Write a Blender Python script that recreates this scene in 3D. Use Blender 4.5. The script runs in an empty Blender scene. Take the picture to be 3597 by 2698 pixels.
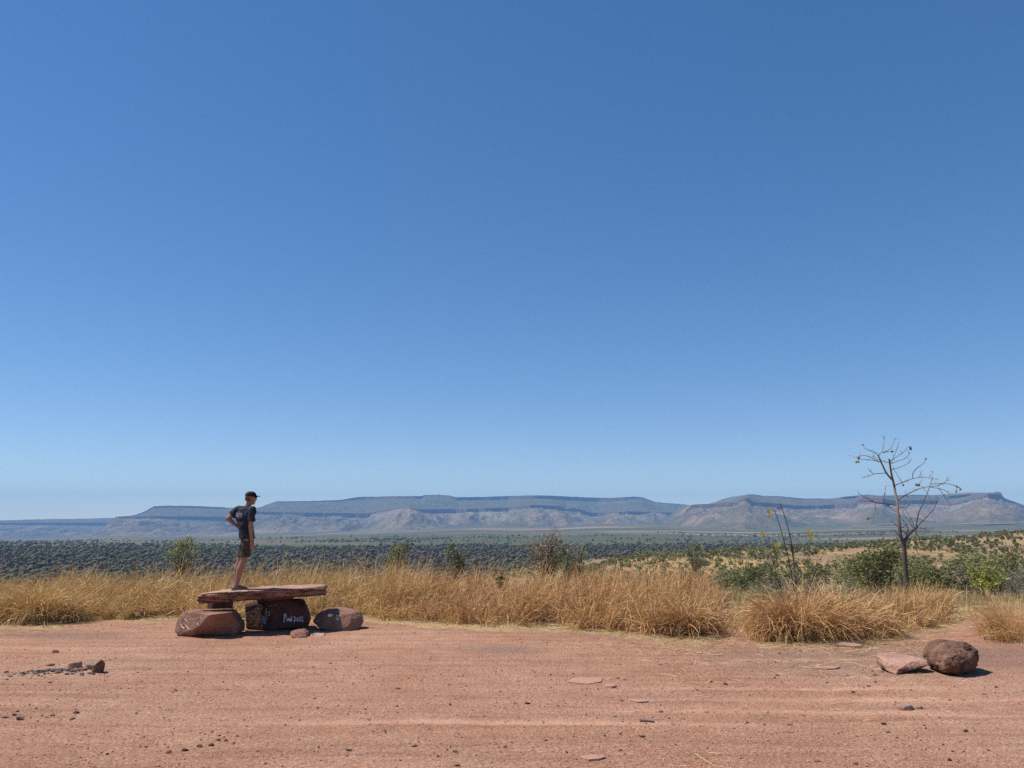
import bpy, bmesh, math, random
import numpy as np
from mathutils import Vector, Matrix
from mathutils.bvhtree import BVHTree

SC = bpy.context.scene
COL = SC.collection
rad = math.radians

# ------------------------------------------------------------------ camera
F, CX, CY, HY, CAMH = 2716.0, 1798.5, 1349.0, 1826.0, 2.11
PITCH = math.atan((HY - CY) / F)
SP, CP = math.sin(PITCH), math.cos(PITCH)
cam = bpy.data.cameras.new('camera')
cam.sensor_width = 36.0
cam.lens = F / 3597.0 * 36.0
cam.clip_start = 0.05
cam.clip_end = 60000
camo = bpy.data.objects.new('camera', cam)
COL.objects.link(camo)
camo.location = (0, 0, CAMH)
camo.rotation_euler = (math.pi / 2 + PITCH, 0, 0)
SC.camera = camo

# ------------------------------------------------------------------ sky, sun, exposure
SUN_ELEV, SUN_AZ = 60.0, -79.0            # azimuth from +Y (view direction), negative = to the left
sun_dir = Vector((math.sin(rad(SUN_AZ)) * math.cos(rad(SUN_ELEV)),
                  math.cos(rad(SUN_AZ)) * math.cos(rad(SUN_ELEV)),
                  math.sin(rad(SUN_ELEV))))
world = bpy.data.worlds.new('World')
SC.world = world
world.use_nodes = True
wn = world.node_tree.nodes
bg = wn['Background']
sky = wn.new('ShaderNodeTexSky')
sky.sky_type = 'NISHITA'
sky.sun_disc = False
sky.sun_elevation = rad(SUN_ELEV)
sky.sun_rotation = rad(SUN_AZ)
sky.altitude = 3800
sky.air_density = 1.15
sky.dust_density = 0.0
sky.ozone_density = 2.2
hsv = wn.new('ShaderNodeHueSaturation')
hsv.inputs['Saturation'].default_value = 1.29
hsv.inputs['Hue'].default_value = 0.508
world.node_tree.links.new(sky.outputs[0], hsv.inputs['Color'])
gam = wn.new('ShaderNodeGamma')
gam.inputs[1].default_value = 0.79
world.node_tree.links.new(hsv.outputs[0], gam.inputs[0])
world.node_tree.links.new(gam.outputs[0], bg.inputs[0])
bg.inputs[1].default_value = 0.150
sl = bpy.data.lights.new('sun', 'SUN')
sl.energy = 5.0
sl.angle = rad(0.55)
sl.color = (1.0, 0.955, 0.88)
so = bpy.data.objects.new('sun', sl)
so.rotation_euler = sun_dir.to_track_quat('Z', 'Y').to_euler()
so.location = (-20, 5, 40)
COL.objects.link(so)
SC.view_settings.view_transform = 'Standard'
SC.view_settings.look = 'None'
SC.view_settings.exposure = 0.27
SC.view_settings.gamma = 1.0
SC.view_settings.use_curve_mapping = False
SC.cycles.use_denoising = False
SC.cycles.max_bounces = 6
SC.cycles.diffuse_bounces = 3
SC.cycles.transparent_max_bounces = 4

# ------------------------------------------------------------------ measuring helpers
def ray(u, v):
    xc = (u - CX) / F
    yc = -(v - CY) / F
    return xc, CP - yc * SP, SP + yc * CP

def P(u, v, y):                       # the point at depth y that is seen at photograph pixel (u, v)
    dx, dy, dz = ray(u, v)
    t = y / dy
    return Vector((dx * t, y, CAMH + dz * t))

def G(u, v, z=0.0):                   # the point of the level z seen there
    dx, dy, dz = ray(u, v)
    t = (z - CAMH) / dz
    return Vector((dx * t, dy * t, z))

def Pn(u, v, y):
    u = np.asarray(u, float); v = np.asarray(v, float); y = np.asarray(y, float)
    xc = (u - CX) / F
    yc = -(v - CY) / F
    t = y / (CP - yc * SP)
    return xc * t, y, CAMH + (SP + yc * CP) * t

def azu(x, y):                        # compass bearing, expressed as photograph column
    return CX + F * (x / np.maximum(y, 1e-3)) * CP * (1 + (SP / CP) ** 2)

# ------------------------------------------------------------------ noise
def _h(ix, iy, iz, seed):
    n = (ix.astype(np.int64) * 374761393 + iy.astype(np.int64) * 668265263 + iz.astype(np.int64) * 2147483647 + seed * 1274126177) & 0xffffffff
    n = ((n ^ (n >> 13)) * 1274126177) & 0xffffffff
    n = ((n ^ (n >> 16)) * 2246822519) & 0xffffffff
    n = n ^ (n >> 15)
    return (n & 0xffffff) / float(0xffffff)

def vnoise(x, y, z=None, seed=0):
    x = np.asarray(x, float); y = np.asarray(y, float)
    z = np.zeros_like(x + y) if z is None else np.asarray(z, float)
    x, y, z = np.broadcast_arrays(x, y, z)
    fx, fy, fz = np.floor(x), np.floor(y), np.floor(z)
    tx, ty, tz = x - fx, y - fy, z - fz
    tx = tx * tx * (3 - 2 * tx); ty = ty * ty * (3 - 2 * ty); tz = tz * tz * (3 - 2 * tz)
    r = 0
    for a in (0, 1):
        for b in (0, 1):
            for c in (0, 1):
                w = (tx if a else 1 - tx) * (ty if b else 1 - ty) * (tz if c else 1 - tz)
                r = r + w * _h(fx + a, fy + b, fz + c, seed)
    return r * 2 - 1

def fbm(x, y, z=None, seed=0, octv=4, gain=0.5, lac=2.03):
    s, a, t = 0, 1.0, 0
    k = 1.0
    for i in range(octv):
        s = s + a * vnoise(np.asarray(x) * k, np.asarray(y) * k, None if z is None else np.asarray(z) * k, seed + i * 17)
        t += a
        a *= gain
        k *= lac
    return s / t

def sstep(a, b, x):
    t = np.clip((np.asarray(x, float) - a) / (b - a), 0, 1)
    return t * t * (3 - 2 * t)

# ------------------------------------------------------------------ mesh helpers
def mesh_np(name, V, Fc, mats, smooth=False, cols=None, midx=None):
    V = np.ascontiguousarray(V, np.float32).reshape(-1, 3)
    me = bpy.data.meshes.new(name)
    me.vertices.add(len(V))
    me.vertices.foreach_set('co', V.ravel())
    fl = [np.asarray(f, np.int32) for f in (Fc if isinstance(Fc, list) else [Fc]) if len(f)]
    nl = sum(f.size for f in fl)
    npoly = sum(len(f) for f in fl)
    me.loops.add(nl)
    me.polygons.add(npoly)
    me.loops.foreach_set('vertex_index', np.concatenate([f.ravel() for f in fl]))
    tot = np.concatenate([np.full(len(f), f.shape[1], np.int32) for f in fl])
    st = np.zeros(npoly, np.int32)
    st[1:] = np.cumsum(tot)[:-1]
    me.polygons.foreach_set('loop_start', st)
    if midx is not None:
        me.polygons.foreach_set('material_index', np.asarray(midx, np.int32))
    me.polygons.foreach_set('use_smooth', np.full(npoly, smooth))
    for m in (mats if isinstance(mats, (list, tuple)) else [mats]):
        me.materials.append(m)
    if cols is not None:
        for k, c in cols.items():
            at = me.attributes.new(k, 'FLOAT_COLOR', 'POINT')
            c = np.asarray(c, np.float32)
            if c.shape[1] == 3:
                c = np.concatenate([c, np.ones((len(c), 1), np.float32)], 1)
            at.data.foreach_set('color', np.ascontiguousarray(c).ravel())
    me.update(calc_edges=True)
    return me

def obj(name, me, parent=None, loc=None):
    o = bpy.data.objects.new(name, me)
    COL.objects.link(o)
    if parent is not None:
        o.parent = parent
    if loc is not None:
        o.location = loc
    return o

def tag(o, label=None, cat=None, group=None, kind=None):
    if label: o['label'] = label
    if cat: o['category'] = cat
    if group: o['group'] = group
    if kind: o['kind'] = kind
    return o

def thing(name, label, cat, loc=(0, 0, 0), rotz=0.0, group=None):
    o = bpy.data.objects.new(name, None)
    o.empty_display_size = 0.1
    COL.objects.link(o)
    o.location = loc
    o.rotation_euler = (0, 0, rotz)
    return tag(o, label, cat, group)

class Tubes:
    def __init__(s):
        s.V, s.F, s.n = [], [], 0
    def add(s, pts, rads, sides=6):
        pts = np.asarray(pts, float); rads = np.asarray(rads, float)
        n = len(pts)
        d = np.gradient(pts, axis=0)
        d /= np.linalg.norm(d, axis=1)[:, None] + 1e-9
        ref = np.array([0.31, 0.87, 0.38]) if abs(d[0][0]) < 0.8 else np.array([0.1, 0.2, 0.97])
        a = np.cross(d, ref); a /= np.linalg.norm(a, axis=1)[:, None] + 1e-9
        b = np.cross(d, a)
        th = np.arange(sides) * 2 * math.pi / sides
        R = pts[:, None, :] + rads[:, None, None] * (np.cos(th)[None, :, None] * a[:, None, :] + np.sin(th)[None, :, None] * b[:, None, :])
        s.V.append(R.reshape(-1, 3))
        i = np.arange(n - 1)[:, None] * sides
        j = np.arange(sides)[None, :]
        k = (j + 1) % sides
        q = np.stack([i + j, i + k, i + sides + k, i + sides + j], -1).reshape(-1, 4) + s.n
        s.F.append(q)
        s.n += n * sides
    def mesh(s, name, mat, smooth=True):
        return mesh_np(name, np.concatenate(s.V), np.concatenate(s.F), mat, smooth)

def eval_mesh(o):
    dg = bpy.context.evaluated_depsgraph_get()
    dg.update()
    return bpy.data.meshes.new_from_object(o.evaluated_get(dg))

def remeshed(bm_or_me, voxel, smooth_it=0, name='tmp'):
    if isinstance(bm_or_me, bmesh.types.BMesh):
        me = bpy.data.meshes.new(name)
        bm_or_me.to_mesh(me)
        bm_or_me.free()
    else:
        me = bm_or_me
    o = bpy.data.objects.new(name, me)
    COL.objects.link(o)
    m = o.modifiers.new('r', 'REMESH')
    m.mode = 'VOXEL'
    m.voxel_size = voxel
    if smooth_it:
        s = o.modifiers.new('s', 'SMOOTH')
        s.iterations = smooth_it
        s.factor = 0.5
    r = eval_mesh(o)
    bpy.data.objects.remove(o)
    bpy.data.meshes.remove(me)
    r.name = name
    return r

def get_co(me):
    a = np.zeros(len(me.vertices) * 3, np.float32)
    me.vertices.foreach_get('co', a)
    return a.reshape(-1, 3).astype(float)

def get_no(me):
    a = np.zeros(len(me.vertices) * 3, np.float32)
    me.vertices.foreach_get('normal', a)
    return a.reshape(-1, 3).astype(float)

def set_co(me, V):
    me.vertices.foreach_set('co', np.ascontiguousarray(V, np.float32).ravel())
    me.update()

# ------------------------------------------------------------------ materials
def new_mat(name):
    m = bpy.data.materials.new(name)
    m.use_nodes = True
    nt = m.node_tree
    return m, nt, nt.nodes, nt.links, nt.nodes['Principled BSDF']

def ramp(nodes, stops, interp='LINEAR'):
    r = nodes.new('ShaderNodeValToRGB')
    r.color_ramp.interpolation = interp
    el = r.color_ramp.elements
    while len(el) < len(stops):
        el.new(0.5)
    for e, (p, c) in zip(el, stops):
        e.position = p
        e.color = (c[0], c[1], c[2], 1) if not isinstance(c, (int, float)) else (c, c, c, 1)
    return r

def noise_node(nt, scale, detail=4, rough=0.55, vec=None, dist=0.0):
    n = nt.nodes.new('ShaderNodeTexNoise')
    n.inputs['Scale'].default_value = scale
    n.inputs['Detail'].default_value = detail
    n.inputs['Roughness'].default_value = rough
    n.inputs['Distortion'].default_value = dist
    if vec is not None:
        nt.links.new(vec, n.inputs['Vector'])
    return n

def mixc(nt, fac, a, b, mode='MIX'):
    n = nt.nodes.new('ShaderNodeMix')
    n.data_type = 'RGBA'
    n.blend_type = mode
    for val, idx in ((fac, 0), (a, 6), (b, 7)):
        if isinstance(val, (int, float)):
            n.inputs[idx].default_value = val
        elif isinstance(val, tuple):
            n.inputs[idx].default_value = (*val, 1)
        else:
            nt.links.new(val, n.inputs[idx])
    return n.outputs[2]

def mathn(nt, op, a, b=None):
    n = nt.nodes.new('ShaderNodeMath')
    n.operation = op
    for i, val in enumerate((a, b)):
        if val is None: continue
        if isinstance(val, (int, float)):
            n.inputs[i].default_value = val
        else:
            nt.links.new(val, n.inputs[i])
    return n.outputs[0]

def plain(name, col, rough=0.7, var=0.0, scale=30.0, bump=0.0):
    m, nt, N, L, B = new_mat(name)
    B.inputs['Roughness'].default_value = rough
    B.inputs['Specular IOR Level'].default_value = 0.25
    tc = N.new('ShaderNodeTexCoord')
    n = noise_node(nt, scale, 4, 0.6, tc.outputs['Object'])
    lo = tuple(max(0, c * (1 - var)) for c in col)
    hi = tuple(min(1, c * (1 + var)) for c in col)
    r = ramp(N, [(0.3, lo), (0.7, hi)])
    L.new(n.outputs[0], r.inputs[0])
    L.new(r.outputs[0], B.inputs['Base Color'])
    if bump:
        b = N.new('ShaderNodeBump')
        b.inputs['Strength'].default_value = bump
        b.inputs['Distance'].default_value = 0.01
        L.new(n.outputs[0], b.inputs['Height'])
        L.new(b.outputs[0], B.inputs['Normal'])
    return m

def leafy(name, stops, transl=0.25, rough=0.6, patch=0.0, pw=0.5):
    """one colour per leaf, from a ramp over the islands of the mesh"""
    m, nt, N, L, B = new_mat(name)
    g = N.new('ShaderNodeNewGeometry')
    oi = N.new('ShaderNodeObjectInfo')
    s = mathn(nt, 'ADD', mathn(nt, 'MULTIPLY', g.outputs['Random Per Island'], 0.75), mathn(nt, 'MULTIPLY', oi.outputs['Random'], 0.25))
    if patch:
        pn = noise_node(nt, patch, 3, 0.6, g.outputs['Position'])
        s = mathn(nt, 'ADD', mathn(nt, 'MULTIPLY', s, 1 - pw * 0.5), mathn(nt, 'MULTIPLY', mathn(nt, 'SUBTRACT', pn.outputs[0], 0.4), pw * 1.6))
    r = ramp(N, stops)
    L.new(s, r.inputs[0])
    L.new(r.outputs[0], B.inputs['Base Color'])
    B.inputs['Roughness'].default_value = rough
    B.inputs['Specular IOR Level'].default_value = 0.2
    if transl:
        t = N.new('ShaderNodeBsdfTranslucent')
        L.new(r.outputs[0], t.inputs[0])
        mx = N.new('ShaderNodeMixShader')
        mx.inputs[0].default_value = transl
        L.new(B.outputs[0], mx.inputs[1])
        L.new(t.outputs[0], mx.inputs[2])
        L.new(mx.outputs[0], N['Material Output'].inputs[0])
    return m

M = {}
M['straw'] = leafy('dry_grass', [(0.0, (0.17, 0.10, 0.05)), (0.14, (0.33, 0.185, 0.075)), (0.4, (0.57, 0.36, 0.14)), (0.65, (0.70, 0.48, 0.205)), (0.88, (0.78, 0.61, 0.32)), (1.0, (0.78, 0.67, 0.44))], 0.18, 0.5, 0.9, 0.55)
M['straw_red'] = leafy('reddish_dry_grass', [(0.0, (0.17, 0.095, 0.055)), (0.16, (0.33, 0.17, 0.08)), (0.42, (0.58, 0.335, 0.14)), (0.68, (0.70, 0.455, 0.21)), (0.9, (0.77, 0.59, 0.33)), (1.0, (0.76, 0.65, 0.45))], 0.18, 0.5, 0.9, 0.55)
M['straw_pale'] = leafy('fallen_straw', [(0.0, (0.34, 0.21, 0.10)), (0.5, (0.56, 0.39, 0.19)), (1.0, (0.74, 0.58, 0.34))], 0.1, 0.5)
M['woodland'] = leafy('woodland_crowns', [(0.0, (0.13, 0.095, 0.055)), (0.3, (0.085, 0.082, 0.036)), (0.7, (0.08, 0.092, 0.038)), (1.0, (0.115, 0.13, 0.055))], 0.0, 0.9, 0.004, 1.0)
M['woodland_burnt'] = leafy('burnt_crowns', [(0.0, (0.065, 0.048, 0.038)), (0.5, (0.09, 0.07, 0.05)), (1.0, (0.115, 0.098, 0.065))], 0.0, 0.9, 0.007, 0.8)
M['grass_dull'] = leafy('dull_grass', [(0.0, (0.14, 0.11, 0.045)), (0.5, (0.30, 0.23, 0.10)), (1.0, (0.46, 0.36, 0.18))], 0.2, 0.6)
M['leaf_green'] = leafy('green_leaves', [(0.0, (0.075, 0.078, 0.028)), (0.5, (0.17, 0.165, 0.06)), (1.0, (0.29, 0.275, 0.11))])
M['leaf_olive'] = leafy('olive_leaves', [(0.0, (0.10, 0.105, 0.04)), (0.5, (0.23, 0.23, 0.095)), (1.0, (0.38, 0.37, 0.18))])
M['leaf_grey'] = leafy('grey_green_leaves', [(0.0, (0.09, 0.10, 0.06)), (0.5, (0.19, 0.20, 0.12)), (1.0, (0.33, 0.34, 0.23))])
M['leaf_dry'] = leafy('dry_brown_leaves', [(0.0, (0.14, 0.11, 0.07)), (0.5, (0.31, 0.25, 0.165)), (1.0, (0.50, 0.43, 0.31))])
M['leaf_twig'] = leafy('grey_twigs', [(0.0, (0.10, 0.085, 0.07)), (0.5, (0.20, 0.175, 0.15)), (1.0, (0.32, 0.28, 0.24))], 0.0)
M['leaf_lime'] = leafy('lime_leaves', [(0.0, (0.15, 0.16, 0.03)), (0.5, (0.31, 0.32, 0.06)), (1.0, (0.48, 0.47, 0.13))], 0.3)
M['leaf_far'] = leafy('far_green_leaves', [(0.0, (0.12, 0.095, 0.055)), (0.45, (0.10, 0.108, 0.048)), (1.0, (0.135, 0.145, 0.068))], 0.1, 0.8, 0.005, 0.8)
M['leaf_burnt'] = leafy('burnt_leaves', [(0.0, (0.10, 0.075, 0.06)), (0.5, (0.15, 0.118, 0.085)), (1.0, (0.21, 0.175, 0.125))], 0.0, 0.8, 0.006, 0.6)
M['bark'] = plain('dark_bark', (0.085, 0.065, 0.052), 0.85, 0.55, 22, 0.6)
M['bark_grey'] = plain('grey_bark', (0.20, 0.165, 0.14), 0.85, 0.35, 30, 0.4)

def bark_tree():
    m, nt, N, L, B = new_mat('grey_black_bark')
    g = N.new('ShaderNodeNewGeometry')
    sep = N.new('ShaderNodeSeparateXYZ')
    L.new(g.outputs['Position'], sep.inputs[0])
    n = noise_node(nt, 14, 5, 0.65, g.outputs['Position'])
    hi = ramp(N, [(0.0, (0.04, 0.033, 0.03)), (0.45, (0.085, 0.066, 0.056)), (1.0, (0.20, 0.15, 0.12))])
    hz = mathn(nt, 'DIVIDE', mathn(nt, 'ADD', sep.outputs['Z'], 0.6), 4.6)
    s = mathn(nt, 'ADD', hz, mathn(nt, 'MULTIPLY', mathn(nt, 'SUBTRACT', n.outputs[0], 0.5), 0.9))
    L.new(s, hi.inputs[0])
    L.new(hi.outputs[0], B.inputs['Base Color'])
    B.inputs['Roughness'].default_value = 0.85
    b = N.new('ShaderNodeBump')
    b.inputs['Strength'].default_value = 0.8
    b.inputs['Distance'].default_value = 0.02
    L.new(n.outputs[0], b.inputs['Height'])
    L.new(b.outputs[0], B.inputs['Normal'])
    return m
M['bark_tree'] = bark_tree()

def rock_mat(name, c_dark, c_mid, c_light, scale=3.0, layers=0.0, bump=0.7, dark_at=0.42, top_pale=0.0):
    m, nt, N, L, B = new_mat(name)
    tc = N.new('ShaderNodeTexCoord')
    mp = N.new('ShaderNodeMapping')
    mp.inputs['Scale'].default_value = (1, 1, 1 + layers * 6)
    L.new(tc.outputs['Object'], mp.inputs[0])
    n1 = noise_node(nt, scale, 6, 0.62, mp.outputs[0], 0.4)
    n2 = noise_node(nt, scale * 9, 5, 0.6, tc.outputs['Object'])
    n3 = noise_node(nt, scale * 40, 3, 0.6, tc.outputs['Object'])
    r = ramp(N, [(dark_at - 0.08, c_dark), (dark_at + 0.06, c_mid), (0.75, c_light)])
    s = mathn(nt, 'ADD', mathn(nt, 'MULTIPLY', n1.outputs[0], 0.7), mathn(nt, 'MULTIPLY', n2.outputs[0], 0.3))
    if top_pale:                       # paler the more a face points up, dark varnish on the sides
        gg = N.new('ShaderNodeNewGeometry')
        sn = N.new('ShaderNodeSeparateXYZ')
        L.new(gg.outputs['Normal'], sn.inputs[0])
        s = mathn(nt, 'ADD', s, mathn(nt, 'MULTIPLY', mathn(nt, 'MAXIMUM', sn.outputs['Z'], 0.0), top_pale))
    L.new(s, r.inputs[0])
    sp = ramp(N, [(0.35, (0.75, 0.75, 0.75)), (0.65, (1.2, 1.2, 1.2))])
    L.new(n3.outputs[0], sp.inputs[0])
    L.new(mixc(nt, 1.0, r.outputs[0], sp.outputs[0], 'MULTIPLY'), B.inputs['Base Color'])
    B.inputs['Roughness'].default_value = 0.85
    B.inputs['Specular IOR Level'].default_value = 0.2
    b = N.new('ShaderNodeBump')
    b.inputs['Strength'].default_value = bump
    b.inputs['Distance'].default_value = 0.03
    h = mathn(nt, 'ADD', n2.outputs[0], mathn(nt, 'MULTIPLY', n3.outputs[0], 0.35))
    L.new(h, b.inputs['Height'])
    L.new(b.outputs[0], B.inputs['Normal'])
    return m
M['rock_boulder'] = rock_mat('red_brown_rock', (0.085, 0.040, 0.028), (0.24, 0.118, 0.078), (0.40, 0.225, 0.16), 2.6, 0.0, 0.8, 0.40)
M['rock_dark'] = rock_mat('dark_varnished_rock', (0.05, 0.024, 0.021), (0.105, 0.05, 0.04), (0.19, 0.095, 0.075), 2.4, 0.0, 0.8, 0.45)
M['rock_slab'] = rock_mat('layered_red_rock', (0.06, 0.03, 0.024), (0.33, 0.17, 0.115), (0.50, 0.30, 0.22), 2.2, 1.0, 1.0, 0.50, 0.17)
M['rock_rough'] = rock_mat('rough_brown_rock', (0.06, 0.036, 0.026), (0.20, 0.105, 0.068), (0.38, 0.23, 0.165), 4.5, 0.0, 1.0, 0.45)
M['rock_pale'] = rock_mat('pale_stone', (0.24, 0.14, 0.10), (0.36, 0.22, 0.165), (0.46, 0.31, 0.24), 9, 0.0, 0.7, 0.35)
M['rock_small'] = rock_mat('small_dark_stone', (0.10, 0.056, 0.042), (0.22, 0.12, 0.085), (0.36, 0.21, 0.155), 9, 0.0, 0.7, 0.45)
M['rock_flat'] = rock_mat('flat_pink_rock', (0.27, 0.15, 0.105), (0.40, 0.22, 0.155), (0.46, 0.28, 0.21), 5, 0.0, 0.5, 0.35)
M['paint_white'] = plain('white_paint', (0.72, 0.71, 0.70), 0.6, 0.12, 60)
M['paint_faint'] = plain('worn_white_paint', (0.36, 0.29, 0.28), 0.7, 0.25, 80)
M['paint_cream'] = plain('worn_cream_paint', (0.55, 0.40, 0.29), 0.7, 0.25, 80)
M['paint_blue'] = plain('worn_blue_paint', (0.22, 0.25, 0.30), 0.7, 0.35, 40)

def ground_mat():
    m, nt, N, L, B = new_mat('red_dirt')
    g = N.new('ShaderNodeNewGeometry')
    pos = g.outputs['Position']
    zone = N.new('ShaderNodeAttribute'); zone.attribute_name = 'zone'
    land = N.new('ShaderNodeAttribute'); land.attribute_name = 'land'
    sz = N.new('ShaderNodeSeparateColor')
    L.new(zone.outputs['Color'], sz.inputs[0])
    nA = noise_node(nt, 0.28, 5, 0.6, pos, 0.5)
    nB = noise_node(nt, 2.2, 5, 0.62, pos)
    nC = noise_node(nt, 17.0, 4, 0.6, pos)
    nD = noise_node(nt, 60.0, 3, 0.6, pos)
    base = ramp(N, [(0.30, (0.315, 0.172, 0.118)), (0.42, (0.40, 0.203, 0.128)), (0.55, (0.45, 0.245, 0.16)), (0.68, (0.49, 0.30, 0.212))])
    s = mathn(nt, 'ADD', mathn(nt, 'MULTIPLY', nA.outputs[0], 0.6), mathn(nt, 'MULTIPLY', nB.outputs[0], 0.4))
    L.new(s, base.inputs[0])
    fine = ramp(N, [(0.3, (0.80, 0.78, 0.77)), (0.5, (1.0, 1.0, 1.0)), (0.72, (1.15, 1.16, 1.17))])
    L.new(nC.outputs[0], fine.inputs[0])
    dirt = mixc(nt, 1.0, base.outputs[0], fine.outputs[0], 'MULTIPLY')
    # streaks left by wheels and wash, running across the clearing
    sm = N.new('ShaderNodeMapping')
    sm.inputs['Scale'].default_value = (0.35, 4.5, 1)
    sm.inputs['Rotation'].default_value = (0, 0, 0.03)
    L.new(pos, sm.inputs[0])
    nK = noise_node(nt, 1.0, 5, 0.65, sm.outputs[0], 0.4)
    stk = ramp(N, [(0.32, (0.80, 0.79, 0.80)), (0.5, (1, 1, 1)), (0.7, (1.12, 1.13, 1.14))])
    L.new(nK.outputs[0], stk.inputs[0])
    dirt = mixc(nt, 1.0, dirt, stk.outputs[0], 'MULTIPLY')
    dirt = mixc(nt, mathn(nt, 'MULTIPLY', mathn(nt, 'MULTIPLY', zone.outputs['Alpha'], nB.outputs[0]), 0.65), dirt, (0.50, 0.31, 0.225))
    # grey gravelly patches
    gfac = ramp(N, [(0.35, 0.0), (0.65, 1.0)])
    L.new(mathn(nt, 'ADD', mathn(nt, 'MULTIPLY', sz.outputs[1], 0.75), mathn(nt, 'MULTIPLY', mathn(nt, 'SUBTRACT', nC.outputs[0], 0.4), 0.55)), gfac.inputs[0])
    grav = mixc(nt, mathn(nt, 'MULTIPLY', nD.outputs[0], 1.0), (0.15, 0.095, 0.075), (0.33, 0.215, 0.165))
    c1 = mixc(nt, mathn(nt, 'MULTIPLY', gfac.outputs[0], 0.7), dirt, grav)
    # litter of broken straw
    sfac = ramp(N, [(0.38, 0.0), (0.62, 1.0)])
    st = N.new('ShaderNodeMapping')
    st.inputs['Scale'].default_value = (6, 22, 6)
    L.new(pos, st.inputs[0])
    nS = noise_node(nt, 1.6, 4, 0.65, st.outputs[0], 1.2)
    L.new(mathn(nt, 'ADD', mathn(nt, 'MULTIPLY', sz.outputs[0], 0.75), mathn(nt, 'MULTIPLY', mathn(nt, 'SUBTRACT', nS.outputs[0], 0.45), 0.7)), sfac.inputs[0])
    strw = mixc(nt, nC.outputs[0], (0.30, 0.19, 0.085), (0.62, 0.45, 0.22))
    c2 = mixc(nt, mathn(nt, 'MULTIPLY', sfac.outputs[0], 0.85), c1, strw)
    # ash
    ash = mixc(nt, nD.outputs[0], (0.055, 0.05, 0.048), (0.30, 0.275, 0.26))
    afac = ramp(N, [(0.35, 0.0), (0.6, 1.0)])
    L.new(mathn(nt, 'ADD', mathn(nt, 'MULTIPLY', sz.outputs[2], 0.8), mathn(nt, 'MULTIPLY', mathn(nt, 'SUBTRACT', nC.outputs[0], 0.5), 0.5)), afac.inputs[0])
    c3 = mixc(nt, mathn(nt, 'MULTIPLY', afac.outputs[0], 0.85), c2, ash)
    # far country: colour of the land itself, with mottling
    nF = noise_node(nt, 0.035, 6, 0.7, pos)
    mot = ramp(N, [(0.34, (0.62, 0.66, 0.62)), (0.5, (1, 1, 1)), (0.68, (1.25, 1.2, 1.15))])
    L.new(nF.outputs[0], mot.inputs[0])
    far = mixc(nt, 1.0, land.outputs['Color'], mot.outputs[0], 'MULTIPLY')
    L.new(mixc(nt, land.outputs['Alpha'], c3, far), B.inputs['Base Color'])
    B.inputs['Roughness'].default_value = 0.95
    B.inputs['Specular IOR Level'].default_value = 0.1
    # grains
    vo = N.new('ShaderNodeTexVoronoi')
    vo.inputs['Scale'].default_value = 30
    L.new(pos, vo.inputs['Vector'])
    nE = noise_node(nt, 21.0, 5, 0.68, pos, 0.8)
    h = mathn(nt, 'ADD', mathn(nt, 'MULTIPLY', nE.outputs[0], 1.0), mathn(nt, 'MULTIPLY', vo.outputs['Distance'], -0.25))
    h = mathn(nt, 'ADD', h, mathn(nt, 'MULTIPLY', nB.outputs[0], 1.2))
    b = N.new('ShaderNodeBump')
    b.inputs['Distance'].default_value = 0.05
    L.new(mathn(nt, 'SUBTRACT', 1.0, mathn(nt, 'MULTIPLY', zone.outputs['Alpha'], 0.75)), b.inputs['Strength'])
    L.new(h, b.inputs['Height'])
    L.new(b.outputs[0], B.inputs['Normal'])
    return m
M['ground'] = ground_mat()

# ------------------------------------------------------------------ lie of the land
RK = np.array([0, 16, 19, 22, 26, 30, 45, 70, 100, 150, 200, 300, 400, 500, 650, 800, 1000, 1500, 2000.])
ZT = {
    1400: [0, 0, 0, -.1, -.7, -1.5, -5, -10, -16, -25, -32, -42, -49, -54, -58, -60, -61, -62, -63],
    1850: [0, 0, 0, -.1, -.6, -1.3, -3, -5, -7.5, -10.5, -13, -15.7, -25, -36, -48, -55, -59, -62, -63],
    2300: [0, 0, 0, -.1, -.6, -1.3, -3.5, -7, -11, -16, -19, -22, -23, -23, -25, -36, -45, -60, -63],
    2800: [0, 0, 0, -.1, -.5, -1.1, -2.8, -5.5, -9, -14, -17, -20, -21.2, -20.5, -21, -27, -39, -58, -63],
    3300: [0, 0, 0, -.1, -.4, -1.0, -2.3, -4.5, -7.5, -12, -15, -18, -19, -17.5, -14.5, -16, -28, -55, -62],
    3700: [0, 0, 0, -.1, -.4, -1.0, -2.3, -4.5, -7.5, -12, -15, -17.5, -17.5, -14.5, -10.0, -11, -22, -50, -60],
}
ZU = np.array(sorted(ZT))
ZA = np.array([ZT[k] for k in ZU], float)
BASE_U = [-900, 0, 250, 350, 600, 800, 900, 1100, 1200, 1400, 1500, 1600, 1700, 1800, 1950, 2100, 2300, 2500, 2700, 2850, 2940, 3100, 3300, 3597, 4300]
BASE_V = [1893, 1893, 1890, 1884, 1885, 1883, 1873, 1871, 1866, 1863, 1857, 1851, 1847, 1851, 1848, 1841, 1841, 1848, 1850, 1842, 1838, 1832, 1829, 1824, 1824]
R_BASE = 8200.0

def zbase(u, r=R_BASE):
    v = np.interp(u, BASE_U, BASE_V)
    return Pn(u, v, np.full_like(np.asarray(u, float), r))[2]

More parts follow.
